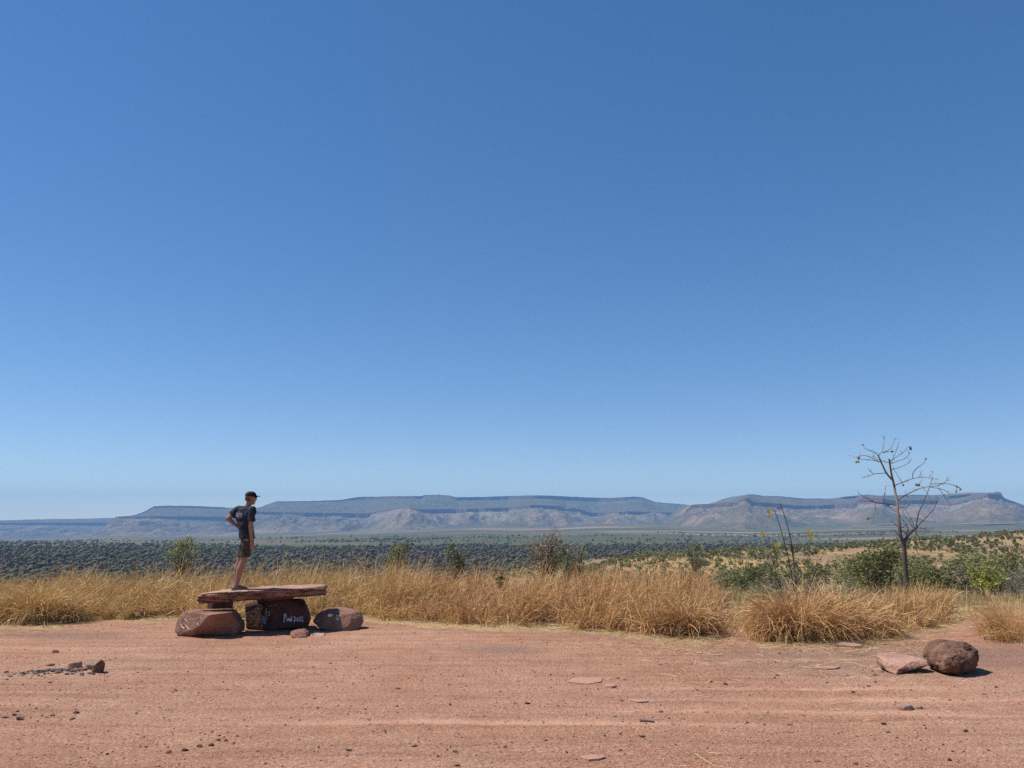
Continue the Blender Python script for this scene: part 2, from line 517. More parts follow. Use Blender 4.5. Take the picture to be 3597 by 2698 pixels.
def terrain(x, y):
    x = np.asarray(x, float); y = np.asarray(y, float)
    r = np.sqrt(x * x + y * y)
    u = np.where(y > 1, azu(x, np.maximum(y, 1)), np.where(x < 0, -900, 4300))
    u = np.clip(u, -900, 4300)
    yd = np.maximum(y, 0)
    z = np.zeros(r.shape)
    uc = np.clip(u, ZU[0], ZU[-1])
    i = np.clip(np.searchsorted(ZU, uc) - 1, 0, len(ZU) - 2)
    t = (uc - ZU[i]) / (ZU[i + 1] - ZU[i])
    t = t * t * (3 - 2 * t)
    yk = np.clip(yd, 0, 2000)
    cols = np.stack([np.interp(yk, RK, ZA[k]) for k in range(len(ZU))], 0)
    zi = np.take_along_axis(cols, i[None], 0)[0]
    zj = np.take_along_axis(cols, (i + 1)[None], 0)[0]
    z = zi * (1 - t) + zj * t
    f = np.clip((yd - 2000) / (R_BASE - 2000), 0, 1.6)
    z = z + (zbase(u) - z) * f * (yd > 2000)
    # gentle relief that grows with distance
    z = z + sstep(60, 300, yd) * (1 - sstep(2500, 6000, yd)) * fbm(x / 130, y / 130, seed=3, octv=3) * 2.2
    return z

def tz(x, y):
    return float(terrain(np.array([x]), np.array([y]))[0])

RUTS = [(12.0, 0.012), (10.35, -0.015), (9.75, -0.02), (9.1, -0.015), (8.35, 0.02), (13.2, -0.03)]
def micro(x, y):
    w = 1 - sstep(26, 40, np.sqrt(x * x + y * y))
    h = 0.016 * fbm(x * 1.1, y * 1.1, seed=11, octv=3) + 0.010 * fbm(x * 5, y * 5, seed=12, octv=3)
    for y0, s in RUTS:
        d = y - (y0 + s * x + 0.18 * np.sin(x * 0.35 + y0) + 0.10 * fbm(x * 0.5, x * 0 + y0, seed=79, octv=2))
        m = np.clip(0.35 + 1.2 * fbm(x * 0.25, x * 0 + y0 * 3.7, seed=77, octv=2), 0, 1)
        h = h + 0.6 * m * (0.013 * np.exp(-(d / 0.07) ** 2) - 0.011 * np.exp(-((d - 0.16) / 0.11) ** 2))
    # a low bank of ash at the old fire
    h = h + 0.05 * np.exp(-(((x + 6.35) / 0.42) ** 2 + ((y - 11.25) / 0.22) ** 2))
    return h * w

def gz(x, y):
    return tz(x, y) + float(micro(np.array([x]), np.array([y]))[0])

# front edge of the grass, as (column, row) on level ground
GE_U = [-700, 0, 250, 330, 620, 700, 1300, 1500, 1700, 1900, 2100, 2300, 2450, 2520, 2560, 2600, 2640, 2800, 3000, 3090, 3150, 3260, 3320, 3380, 4300]
GE_V = [2200, 2198, 2190, 2168, 2165, 2172, 2172, 2188, 2198, 2205, 2218, 2236, 2240, 2225, 2190, 2190, 2250, 2262, 2255, 2240, 2215, 2200, 2180, 2150, 2150]
GE_Y = np.array([G(u, v).y for u, v in zip(GE_U, GE_V)])
def edge_y(u):
    return np.interp(u, GE_U, GE_Y)

def land_colour(x, y, u):
    """colour of the far country by what grows or has burnt there; alpha = where it takes over from bare dirt"""
    r = np.maximum(y, 0)
    tan = np.array([0.37, 0.235, 0.105]); pink = np.array([0.26, 0.175, 0.09])
    brown = np.array([0.085, 0.07, 0.045]); green = np.array([0.075, 0.085, 0.045])
    dull = np.array([0.125, 0.108, 0.068]); burnt = np.array([0.085, 0.062, 0.052])
    n1 = fbm(x / 90, y / 260, seed=21, octv=4) * 0.5 + 0.5
    n2 = fbm(x / 600, y / 420, seed=22, octv=4) * 0.5 + 0.5
    n3 = fbm(x / 1100, y / 380, seed=23, octv=4) * 0.5 + 0.5
    def mx(a, b, f):
        f = np.clip(f, 0, 1)[..., None]
        return a * (1 - f) + b * f
    c = np.broadcast_to(tan, x.shape + (3,)).copy()
    c = mx(c, pink, sstep(0.45, 0.7, n1))
    near = mx(np.broadcast_to(np.array([0.30, 0.215, 0.10]), c.shape), np.array([0.20, 0.17, 0.075]), n1)
    c = mx(near, c, sstep(120, 330, r))
    hill = sstep(1500, 2000, u)
    val = sstep(650 + 350 * hill, 900 + 450 * hill, r)
    vc = mx(np.broadcast_to(brown, c.shape), np.array([0.15, 0.115, 0.078]), sstep(0.55, 0.8, n1))
    vc = mx(vc, burnt, sstep(900, 1050, u) * (1 - sstep(2750, 2900, u)) * sstep(1150, 1300, r) * (1 - sstep(1750, 1900, r)) * 0.8)
    c = mx(c, vc, val)
    pl = mx(np.broadcast_to(dull, c.shape), np.array([0.27, 0.195, 0.115]), sstep(0.5, 0.66, n2))
    pl = mx(pl, green, sstep(0.40, 0.54, n3) * 0.85)
    c = mx(c, pl, sstep(1700, 2300, r + 260 * fbm(x / 350, y / 900, seed=27, octv=3)))
    return c

def build_ground():
    fine = np.arange(-46, 46.001, 0.185)
    ang = np.radians(np.concatenate([np.arange(-180, -46, 4.0), fine, np.arange(47, 179, 4.0)]))
    rr = [0.6]
    while rr[-1] < 11500:
        q = rr[-1]
        rr.append(q * (1.06 if q < 5.5 else 1.0085 if q < 24 else 1.022 if q < 60 else 1.028))
    rr = np.array(rr)
    A, R = np.meshgrid(ang, rr)
    x, y = R * np.sin(A), R * np.cos(A)
    z = terrain(x, y) + micro(x, y)
    na, nr = len(ang), len(rr)
    i = np.arange(nr - 1)[:, None] * na
    j = np.arange(na)[None, :]
    k = (j + 1) % na
    q = np.stack([i + j, i + k, i + na + k, i + na + j], -1).reshape(-1, 4)
    u = np.where(y > 1, azu(x, np.maximum(y, 1)), np.where(x < 0, -900, 4300))
    d = y - edge_y(u)                                   # >0 : inside the grass
    nz = fbm(x * 0.8, y * 1.6, seed=31, octv=3)
    straw = sstep(-1.7, 0.1, d + 0.55 * nz) * (y > 6)
    straw = np.maximum(straw, 0.40 * sstep(1900, 2900, u) * sstep(-4.2, -0.8, d + 0.9 * nz) * (y > 6))
    gu, gv = u, y
    grey = 0.75 * np.exp(-((gu - 1760) / 260) ** 2 - ((y - 13.3) / 0.9) ** 2)
    grey = np.maximum(grey, 0.8 * np.exp(-((gu - 250) / 330) ** 2 - ((y - 15.0) / 0.75) ** 2))
    grey = np.maximum(grey, 0.72 * sstep(2000, 2700, gu) * np.exp(-((y - 12.6) / 2.1) ** 2))
    grey = np.maximum(grey, 0.55 * sstep(-2.2, -0.5, y - edge_y(gu)) * (y > 6))
    grey = np.maximum(grey, 0.45 * np.exp(-((gu - 850) / 400) ** 2 - ((y - 11.9) / 1.0) ** 2))
    grey = np.maximum(grey, 0.5 * np.exp(-((gu - 3000) / 300) ** 2 - ((y - 9.3) / 0.35) ** 2))
    ash = np.exp(-(((x + 6.55) / 0.62) ** 2 + ((y - 11.25) / 0.24) ** 2)) * np.clip(0.75 + 0.8 * fbm(x * 3, y * 6, seed=78, octv=3), 0, 1)
    trk = np.zeros_like(x)
    for y0, s in RUTS:
        d2 = y - (y0 + s * x + 0.18 * np.sin(x * 0.35 + y0) + 0.10 * fbm(x * 0.5, x * 0 + y0, seed=79, octv=2))
        trk = np.maximum(trk, np.exp(-((d2 - 0.16) / 0.11) ** 2) * np.clip(0.15 + 1.5 * fbm(x * 0.22, y * 0 + y0 * 3.7, seed=77, octv=3), 0, 1))
    trk = trk * (y > 0)
    zone = np.stack([straw, grey, ash, trk], -1).reshape(-1, 4)
    lc = land_colour(x, y, u)
    al = sstep(22, 30, R)
    land = np.concatenate([lc, al[..., None]], -1).reshape(-1, 4)
    V = np.stack([x, y, z], -1).reshape(-1, 3)
    # close the centre
    V = np.concatenate([V, [[0, 0, z[0].mean()]]])
    zone = np.concatenate([zone, [[0, 0, 0, 0]]]); land = np.concatenate([land, [[0.3, 0.2, 0.1, 0]]])
    c = len(V) - 1
    jj = np.arange(na)
    tri = np.stack([np.full(na, c), (jj + 1) % na, jj], -1)
    me = mesh_np('ground', V, [q[:, ::-1], tri], M['ground'], True, {'zone': zone, 'land': land})
    tag(obj('ground', me), kind='structure')
build_ground()

# ------------------------------------------------------------------ the ranges
def mountain_mat():
    m, nt, N, L, B = new_mat('sandstone_range')
    g = N.new('ShaderNodeNewGeometry')
    pos = g.outputs['Position']
    at = N.new('ShaderNodeAttribute'); at.attribute_name = 'rock'
    sep = N.new('ShaderNodeSeparateColor')
    L.new(at.outputs['Color'], sep.inputs[0])
    n1 = noise_node(nt, 0.0035, 6, 0.65, pos)
    n2 = noise_node(nt, 0.012, 6, 0.72, pos)
    n3 = noise_node(nt, 0.045, 4, 0.75, pos)
    # slopes: dusty red-brown earth under thin green scrub
    earth = ramp(N, [(0.3, (0.13, 0.105, 0.06)), (0.5, (0.26, 0.185, 0.11)), (0.7, (0.43, 0.285, 0.18))])
    L.new(n1.outputs[0], earth.inputs[0])
    vr = ramp(N, [(0.36, (0.035, 0.045, 0.022)), (0.62, (0.15, 0.145, 0.075))])
    L.new(n3.outputs[0], vr.inputs[0])
    veg = vr.outputs[0]
    vf = ramp(N, [(0.40, 0.0), (0.58, 1.0)])
    L.new(mathn(nt, 'ADD', mathn(nt, 'ADD', mathn(nt, 'MULTIPLY', n2.outputs[0], 0.45), mathn(nt, 'MULTIPLY', n3.outputs[0], 0.35)), mathn(nt, 'MULTIPLY', sep.outputs[1], 0.34)), vf.inputs[0])
    sl = mixc(nt, mathn(nt, 'MULTIPLY', vf.outputs[0], 0.85), earth.outputs[0], veg)
    # pale broken rock on the scree
    pf = ramp(N, [(0.66, 0.0), (0.70, 1.0)])
    L.new(mathn(nt, 'ADD', mathn(nt, 'ADD', mathn(nt, 'MULTIPLY', n3.outputs[0], 0.45), mathn(nt, 'MULTIPLY', n2.outputs[0], 0.45)), mathn(nt, 'MULTIPLY', sep.outputs[2], 0.20)), pf.inputs[0])
    sl = mixc(nt, pf.outputs[0], sl, (0.40, 0.31, 0.23))
    n6 = noise_node(nt, 0.028, 1.2, 0.5, pos, 1.0)
    pf2 = ramp(N, [(0.53, 0.0), (0.59, 1.0)])
    L.new(mathn(nt, 'ADD', mathn(nt, 'MULTIPLY', n6.outputs[0], 0.75), mathn(nt, 'MULTIPLY', sep.outputs[2], 0.22)), pf2.inputs[0])
    sl = mixc(nt, mathn(nt, 'MULTIPLY', pf2.outputs[0], 0.7), sl, (0.40, 0.32, 0.23))
    # cliffs
    cl = ramp(N, [(0.3, (0.10, 0.062, 0.045)), (0.55, (0.21, 0.11, 0.075)), (0.75, (0.33, 0.185, 0.125))])
    mp = N.new('ShaderNodeMapping')
    mp.inputs['Scale'].default_value = (1, 1, 0.25)
    L.new(pos, mp.inputs[0])
    n4 = noise_node(nt, 0.02, 5, 0.7, mp.outputs[0])
    L.new(n4.outputs[0], cl.inputs[0])
    L.new(mixc(nt, sep.outputs[0], sl, cl.outputs[0]), B.inputs['Base Color'])
    B.inputs['Roughness'].default_value = 0.95
    B.inputs['Specular IOR Level'].default_value = 0.05
    b = N.new('ShaderNodeBump')
    b.inputs['Strength'].default_value = 1.0
    b.inputs['Distance'].default_value = 30.0
    L.new(mathn(nt, 'ADD', n2.outputs[0], mathn(nt, 'MULTIPLY', n3.outputs[0], 0.5)), b.inputs['Height'])
    L.new(b.outputs[0], B.inputs['Normal'])
    return m
M['range'] = mountain_mat()

def build_range(u0, u1, sky_, ct, cb, rc, base, rb, upper, back, pale, seed, step=3.0, cones=()):
    """sheet of columns; knots are (column, row) pairs for the skyline, cliff top, cliff foot and foot of the slope,
       and (column, metres) for how far away the cliff and the foot lie"""
    u = np.arange(u0, u1 + 0.1, step)
    K = lambda kn: np.interp(u, [k[0] for k in kn], [k[1] for k in kn])
    vs, v1, v2, vb = K(sky_), K(ct), K(cb), K(base)
    RC, RB, UP, BK, PL = K(rc), K(rb), K(upper), K(back), K(pale)
    for uc, hw, amp in cones:                       # fans of the spurs reach out over the plain
        fk = np.clip(1 - np.abs(u - uc) / (1.3 * hw), 0, 1) ** 1.5
        vb = vb + amp * 0.11 * fk
        RB = RB - amp * 10 * fk
    vs = vs + 0.7 * fbm(u / 22, u * 0, seed=seed, octv=4)
    v1 = np.maximum(v1 + 0.9 * fbm(u / 12, u * 0, seed=seed + 1, octv=3), vs + 0.3)
    v2 = np.maximum(v2 + 1.6 * fbm(u / 9, u * 0, seed=seed + 2, octv=3), v1 + 0.3)
    RC = RC + 55 * fbm(u / 40, u * 0, seed=seed + 3, octv=2)
    ker = np.hanning(41); ker /= ker.sum()
    RS = np.convolve(np.pad(RC, 20, 'edge'), ker, 'valid')          # smoothed line for the slopes
    JIT = 16 * fbm(u / 16, u * 0, seed=seed + 4, octv=3)              # buttresses of the cliff itself
    RC = RC + JIT
    JU = 34 * fbm(u / 26, u * 0, seed=seed + 14, octv=3)
    rows_r, rows_v, kind = [], [], []
    def add(r, v, k):
        rows_r.append(r); rows_v.append(v); kind.append(k)
    add(RB - 500, vb + 6, 0)
    nT = 64
    for i in range(nT + 1):
        t = i / nT
        # concave scree: flat foot, steep head
        vv = vb + (v2 - vb) * (0.35 * t + 0.65 * t ** 1.8)
        w = t ** 5
        add(RB + (RS * (1 - w) + RC * w - 30 - RB) * t ** 0.8, vv, 1)
    nC = 8
    for i in range(1, nC + 1):
        t = i / nC
        add(RC - 30 + 7 * t, v2 + (v1 - v2) * t, 2)
    nU = 30
    vu = vs + UP
    vu = np.minimum(vu, v1)
    for i in range(1, nU + 1):
        t = i / nU
        w = min(1, t * 6)
        add(RC * (1 - w) + RS * w + BK * t - 23 + JU * t ** 6, v1 + (vu - v1) * (0.45 * t + 0.55 * t ** 1.7), 3)
    for i in range(1, 6):
        t = i / 5
        add(RS + JU - 23 + BK + 7 * t, vu + (vs - vu) * t, 4)
    rr = np.array(rows_r); vv = np.array(rows_v); kd = np.array(kind)
    X, Y, Z = Pn(np.broadcast_to(u, rr.shape), vv, rr)
    X, Y, Z = X.copy(), Y.copy(), Z.copy()
    nT1 = nT + 1
    tt = np.linspace(0, 1, nT1)[:, None]
    # gullies and spurs down the scree
    sx = X[1:1 + nT1] / 300.0
    ridg = 1 - np.abs(fbm(sx, Y[1:1 + nT1] / 1500, seed=seed + 5, octv=4)) * 2.4
    rough = fbm(X[1:1 + nT1] / 60, Y[1:1 + nT1] / 60, seed=seed + 6, octv=4)
    env = np.sin(np.clip(tt, 0, 1) * math.pi) ** 0.8
    Z[1:1 + nT1] += env * (ridg * 85 + rough * 18 + 55 * fbm(X[1:1 + nT1] / 900, Y[1:1 + nT1] / 4000, seed=seed + 21, octv=2)) - env * 22
    for uc, hw, amp in cones:                       # spurs fanning down from the cliff
        wob = 14 * fbm(tt * 4 + uc, tt * 0, seed=seed + 40, octv=2)
        k_ = np.clip(1 - np.abs(u[None, :] - uc - wob) / (hw * (1.25 - 0.95 * tt)), 0, 1)
        Z[1:1 + nT1] += amp * k_ * np.sin(np.clip(tt, 0, 1) * math.pi) ** 0.7
    m3 = kd == 3
    t3 = np.linspace(0, 1, m3.sum())[:, None]
    Z[m3] += np.sin(t3 * math.pi) * (45 * fbm(X[m3] / 260, Y[m3] / 900, seed=seed + 7, octv=4) + 5 * fbm(X[m3] / 50, Y[m3] / 50, seed=seed + 8, octv=3))
    # plateau behind, then down out of sight
    e = np.stack([X[-1] * 1.0, Y[-1] + 700, Z[-1] - 8], 0)
    e2 = np.stack([X[-1] * 1.0, Y[-1] + 1900, Z[-1] * 0 - 260], 0)
    X = np.vstack([X, e[0], e2[0]]); Y = np.vstack([Y, e[1], e2[1]]); Z = np.vstack([Z, e[2], e2[2]])
    kd = np.concatenate([kd, [5, 5]])
    nr, nc = X.shape
    cliff = np.isin(kd, (2,)).astype(float)[:, None] * np.ones((1, nc))
    cliff[kd == 4] = 0.75 * np.clip(UP / 6, 0, 1)
    green = np.zeros((nr, nc))
    green[kd == 3] = 0.55
    green[kd == 5] = 0.6
    green[1:1 + nT1] = 0.45 - 0.25 * np.sin(tt * 3.0) + 0.5 * fbm(X[1:1 + nT1] / 420, Y[1:1 + nT1] / 600, seed=seed + 9, octv=3)
    palem = np.zeros((nr, nc))
    palem[1:1 + nT1] = PL[None, :] * sstep(0.35, 0.75, tt)
    i = np.arange(nr - 1)[:, None] * nc
    j = np.arange(nc - 1)[None, :]
    q = np.stack([i + j, i + j + 1, i + nc + j + 1, i + nc + j], -1).reshape(-1, 4)
    V = np.stack([X, Y, Z], -1).reshape(-1, 3)
    col = np.stack([cliff, np.clip(green, 0, 1), np.clip(palem, 0, 1)], -1).reshape(-1, 3)
    me = mesh_np('mountain_range', V, q, M['range'], False, {'rock': col})
    o = obj('mountain_range', me)
    tag(o, kind='structure')
    return o

SKY = [(-900, 1836), (-300, 1831), (0, 1828), (100, 1825), (200, 1823), (300, 1822), (390, 1819), (405, 1815.5), (460, 1812), (480, 1806.6), (510, 1796), (540, 1778.5), (600, 1776.5),
       (700, 1777.7), (780, 1782), (786, 1784), (900, 1783.5), (915, 1781), (935, 1773), (975, 1760.5), (1000, 1761), (1100, 1760), (1200, 1756), (1240, 1748.5), (1260, 1745.6), (1400, 1743),
       (1480, 1742.5), (1492, 1739.5), (1540, 1738), (1580, 1740.7), (1602, 1746.5), (1700, 1745.6), (1800, 1742), (1870, 1740), (1950, 1741.5), (2050, 1747), (2150, 1749), (2200, 1746), (2230, 1744),
       (2260, 1748), (2300, 1763), (2340, 1767), (2400, 1771), (2425, 1775), (2520, 1782), (2560, 1790)]
# the low mesa far to the left
build_range(-900, 470,
            [(k[0], k[1]) for k in SKY if k[0] <= 390] + [(470, 1822)],
            [(-900, 1846), (0, 1836.5), (200, 1836), (370, 1836), (470, 1838)],
            [(-900, 1853), (0, 1844), (200, 1846), (370, 1848), (470, 1850)],
            [(-900, 12400), (0, 11600), (380, 12200), (470, 12300)],
            [(-900, 1893), (0, 1894), (250, 1892), (470, 1890)],
            [(-900, 9200), (470, 9600)],
            [(-900, 1.5), (470, 1.5)], [(-900, 1500), (470, 1500)], [(-900, 0.0), (470, 0.1)], 100)
# the long central range
build_range(255, 2560,
            [(255, 1892), (300, 1885), (340, 1866), (385, 1838), (400, 1822)] + [k for k in SKY if k[0] >= 405],
            [(255, 1893), (340, 1872), (385, 1840), (400, 1824), (420, 1816.5), (540, 1813), (700, 1814), (800, 1817), (840, 1817), (866, 1797), (900, 1796.5), (1000, 1799.7), (1100, 1801), (1200, 1802), (1290, 1804), (1308, 1800),
             (1350, 1791.5), (1400, 1785), (1440, 1784), (1460, 1788.5), (1500, 1789), (1600, 1788), (1670, 1787), (1700, 1785), (1780, 1783.5), (1792, 1781), (1860, 1775), (1866, 1773.5), (1962, 1776.5), (1990, 1789),
             (2010, 1785), (2035, 1788), (2075, 1801), (2100, 1802), (2190, 1799), (2205, 1796), (2400, 1801), (2560, 1808)],
            [(255, 1893.5), (340, 1873), (385, 1842), (400, 1826), (420, 1821), (540, 1823), (700, 1827), (800, 1832), (840, 1832), (866, 1806), (900, 1806), (1000, 1812), (1100, 1817), (1200, 1819), (1290, 1821), (1308, 1806),
             (1350, 1797), (1400, 1788.5), (1440, 1788), (1460, 1796), (1500, 1806), (1600, 1803), (1670, 1802), (1700, 1796), (1780, 1797), (1792, 1792), (1860, 1785), (1866, 1785.5), (1962, 1789), (1990, 1793),
             (2010, 1794), (2035, 1797), (2075, 1815), (2100, 1816), (2190, 1812), (2205, 1810), (2400, 1812), (2560, 1816)],
            [(255, 10300), (400, 9700), (540, 9800), (840, 10700), (866, 9900), (1000, 10050), (1300, 10500), (1312, 10450), (1440, 9250), (1500, 9750), (1600, 10150), (1640, 9950), (1680, 10150), (1700, 9950), (1785, 10100),
             (1862, 9300), (1955, 9550), (2000, 9900), (2055, 10150), (2100, 10250), (2190, 9950), (2205, 9950), (2400, 10700), (2560, 10900)],
            [(k, v + 1.5) for k, v in zip(BASE_U, BASE_V)],
            [(255, 8500), (540, 8100), (840, 8500), (1300, 8600), (1440, 7900), (1650, 8400), (1860, 7900), (2050, 8500), (2200, 8400), (2560, 8800)],
            [(255, 0.5), (400, 1), (540, 6), (780, 7), (800, 2), (930, 2), (975, 3), (1200, 5), (1250, 9), (1480, 10), (1495, 3), (1590, 3), (1610, 11), (1900, 12), (2150, 14), (2220, 7), (2270, 3), (2400, 2), (2560, 2)],
            [(255, 300), (400, 700), (540, 1200), (1000, 1400), (1440, 1900), (1600, 1200), (1860, 1700), (2200, 1500), (2560, 1200)],
            [(255, 0.0), (600, 0.1), (950, 0.25), (1250, 0.4), (1310, 0.7), (1440, 0.5), (1480, 0.2), (1580, 0.7), (1640, 0.9), (1780, 0.9), (1830, 0.45), (1870, 0.5), (1970, 0.6), (2060, 0.3), (2150, 0.7), (2300, 0.6), (2560, 0.2)], 200, cones=[(560, 190, 55), (760, 120, 35), (1010, 130, 45), (1180, 110, 40), (1440, 190, 85), (1660, 80, 35), (1745, 70, 35), (1870, 170, 80), (1985, 90, 40), (2150, 110, 55), (2300, 80, 35)])
# the nearer range to the right with its square-topped butte
build_range(2340, 4300,
            [(2340, 1850), (2356, 1841), (2385, 1816), (2420, 1783), (2428, 1774), (2500, 1769.5), (2560, 1758.5), (2600, 1743.5), (2630, 1736.5), (2650, 1737), (2680, 1742), (2740, 1742.5), (2780, 1747), (2830, 1752), (2870, 1750.5), (2930, 1752), (2980, 1747),
             (3010, 1743), (3050, 1737), (3085, 1741), (3150, 1740), (3200, 1738.5), (3300, 1739.5), (3350, 1734), (3400, 1730), (3450, 1730.5), (3515, 1735), (3523, 1748), (3550, 1758), (3597, 1774), (3700, 1786), (4300, 1800)],
            [(2340, 1851), (2356, 1842), (2385, 1817), (2420, 1784), (2428, 1775), (2500, 1770.5), (2560, 1767), (2590, 1766), (2600, 1753.5), (2606, 1752), (2628, 1751.5), (2634, 1756), (2642, 1763), (2700, 1766), (2800, 1776), (2880, 1777), (2930, 1772), (3000, 1771),
             (3022, 1748), (3100, 1748.5), (3116, 1757), (3180, 1757), (3280, 1758), (3300, 1768), (3340, 1772), (3420, 1752), (3470, 1735), (3518, 1738), (3526, 1752), (3550, 1762), (3597, 1779), (3700, 1790), (4300, 1804)],
            [(2340, 1851.5), (2356, 1843), (2385, 1819), (2420, 1792), (2428, 1787), (2500, 1784), (2560, 1780), (2590, 1775), (2600, 1764), (2606, 1764), (2628, 1766), (2634, 1768), (2642, 1776), (2700, 1780), (2800, 1788), (2880, 1788), (2930, 1786), (3000, 1785),
             (3022, 1771), (3100, 1770), (3116, 1772), (3180, 1771), (3280, 1771), (3300, 1774), (3340, 1778), (3420, 1760), (3470, 1750), (3518, 1752), (3526, 1757), (3550, 1767), (3597, 1784), (3700, 1796), (4300, 1812)],
            [(2340, 8700), (2428, 8550), (2590, 8150), (2604, 7800), (2618, 7600), (2632, 7750), (2645, 8150), (2700, 8250), (2830, 8600), (2930, 8700), (3020, 8400), (3100, 7950), (3116, 8100), (3280, 8400), (3400, 8100), (3470, 7600), (3520, 7750), (3560, 8000), (4300, 8800)],
            [(2340, 1853), (2500, 1849), (2600, 1850), (2700, 1852), (2850, 1845), (2940, 1840), (3100, 1833), (3300, 1831), (3597, 1827), (4300, 1830)],
            [(2340, 7400), (2500, 6700), (2615, 6200), (2700, 6500), (2900, 7000), (3100, 6300), (3300, 6700), (3480, 6000), (3600, 6300), (4300, 7000)],
            [(2340, 0.5), (2600, 1), (2700, 3), (2800, 4), (2900, 3), (3000, 2), (3400, 4), (3515, 5), (3600, 1), (4300, 2)],
            [(2340, 200), (2428, 500), (2600, 1400), (2830, 1000), (3010, 900), (3050, 500), (3300, 900), (3470, 250), (3600, 400), (4300, 800)],
            [(2340, 0.1), (2428, 0.6), (2540, 0.7), (2600, 0.3), (2680, 0.2), (2850, 0.35), (2950, 0.55), (3060, 0.7), (3130, 0.5), (3300, 0.6), (3380, 0.95), (3480, 0.95), (3597, 0.7), (4300, 0.3)], 300, cones=[(2480, 110, 45), (2616, 170, 85), (2760, 110, 40), (2900, 120, 45), (3060, 150, 65), (3230, 100, 40), (3440, 190, 75), (3560, 90, 35)])

# ------------------------------------------------------------------ rocks
def hull_rock(name, pts, voxel, mat, amp=0.02, freq=6.0, seed=1, smooth_it=0, strata=0.0, cuts=20, rough_=0.0):
    """angular rock: convex body through measured points, weathered"""
    bm = bmesh.new()
    for p in pts:
        bm.verts.new(p)
    bmesh.ops.convex_hull(bm, input=bm.verts)
    loose = [v for v in bm.verts if not v.link_faces]
    bmesh.ops.delete(bm, geom=loose, context='VERTS')
    # break corners off along random planes
    rc = random.Random(seed * 7 + 1)
    cen = sum((v.co for v in bm.verts), Vector()) / len(bm.verts)
    for _ in range(cuts):
        nv = Vector((rc.gauss(0, 1), rc.gauss(0, 1), rc.gauss(0, 0.8))).normalized()
        sup = max((v.co - cen).dot(nv) for v in bm.verts)
        res = bmesh.ops.bisect_plane(bm, geom=bm.verts[:] + bm.edges[:] + bm.faces[:], plane_co=cen + nv * sup * rc.uniform(0.88, 0.965), plane_no=nv, clear_outer=True)
        ed = [e for e in res['geom_cut'] if isinstance(e, bmesh.types.BMEdge)]
        if ed: bmesh.ops.contextual_create(bm, geom=ed)
    bmesh.ops.triangulate(bm, faces=bm.faces[:])
    me = remeshed(bm, voxel, smooth_it, name)
    V = get_co(me)
    Nn = get_no(me)
    big = fbm(V[:, 0] * freq * .35, V[:, 1] * freq * .35, V[:, 2] * freq * .35, seed, 3)
    d = amp * (fbm(V[:, 0] * freq, V[:, 1] * freq, V[:, 2] * freq, seed + 5, 4) + 1.3 * big)
    # chipped facets: terrace the noise a little
    d = 0.55 * d + 0.45 * np.round(d / (amp * .45)) * amp * .45
    if strata:
        ly = fbm(V[:, 0] * 2.2, V[:, 1] * 2.2, V[:, 2] * 30, seed + 9, 3)
        d = d + strata * np.round(ly * 4) / 4 * (1 - np.abs(Nn[:, 2]) ** 0.7)
    if rough_:
        cell = vnoise(V[:, 0] * 26, V[:, 1] * 26, V[:, 2] * 26, seed + 31)
        d = d - rough_ * np.clip(cell - 0.1, 0, 1) + rough_ * 0.6 * np.round(2 * fbm(V[:, 0] * 9, V[:, 1] * 9, V[:, 2] * 9, seed + 37, 2)) / 2
    V = V + Nn * d[:, None]
    # keep the measured size after chipping
    P0 = np.array([tuple(q) for q in pts]); lo0, hi0 = P0.min(0), P0.max(0); lo, hi = V.min(0), V.max(0)
    V = lo0 + (V - lo) * (hi0 - lo0) / (hi - lo)
    c = V.mean(0); c[2] = V[:, 2].min()
    set_co(me, V - c)
    me.materials.clear()
    me.materials.append(mat)
    me.polygons.foreach_set('use_smooth', np.ones(len(me.polygons), bool))
    return me, Vector(c)

def rock_thing(name, label, cat, pts, voxel, mat, group=None, **kw):
    me, c = hull_rock(name, pts, voxel, mat, **kw)
    o = obj(name, me, None, c)
    return tag(o, label, cat, group)

def stack(front, back=None, dy=0.5):
    """outline points (u, v, y) in front, the same points pushed dy deeper behind (slightly shrunk)"""
    f = [P(*p) for p in front]
    c = sum(f, Vector()) / len(f)
    b = [Vector((c.x + (p.x - c.x) * 0.9, p.y + dy, p.z * 0.97)) for p in f]
    return f + b + (back or [])

# the slab
slab_pts = []
top_front = [(694, 2087, 14.93), (730, 2083, 14.82), (800, 2078, 14.85), (900, 2074, 14.98), (1000, 2069, 15.12), (1070, 2064, 15.28), (1136, 2060, 15.48)]
bot_front = [(712, 2103, 14.98), (745, 2112, 14.92), (830, 2112, 14.95), (900, 2107, 15.05), (1000, 2096, 15.18), (1100, 2089, 15.36), (1133, 2086, 15.50)]
for p in top_front + bot_front: slab_pts.append(P(*p))
slab_pts += [P(1142, 2062, 15.62), P(1141, 2078, 15.64), P(690, 2090, 15.05)]
for (u, v, y), dyy in zip(top_front, (0.25, 0.5, 0.78, 0.85, 0.82, 0.75, 0.4)):
    a = P(u, v, y)
    slab_pts.append(Vector((a.x + 0.03, a.y + dyy, a.z + 0.012)))
    slab_pts.append(Vector((a.x + 0.03, a.y + dyy - 0.08, a.z - 0.19)))
slab = rock_thing('stone_slab', 'long flat red stone slab laid on boulders as a table top', 'stone slab', slab_pts, 0.014, M['rock_slab'], amp=0.012, freq=7, seed=4, strata=0.075, smooth_it=0, cuts=5)
SLAB_C = slab.location.copy()

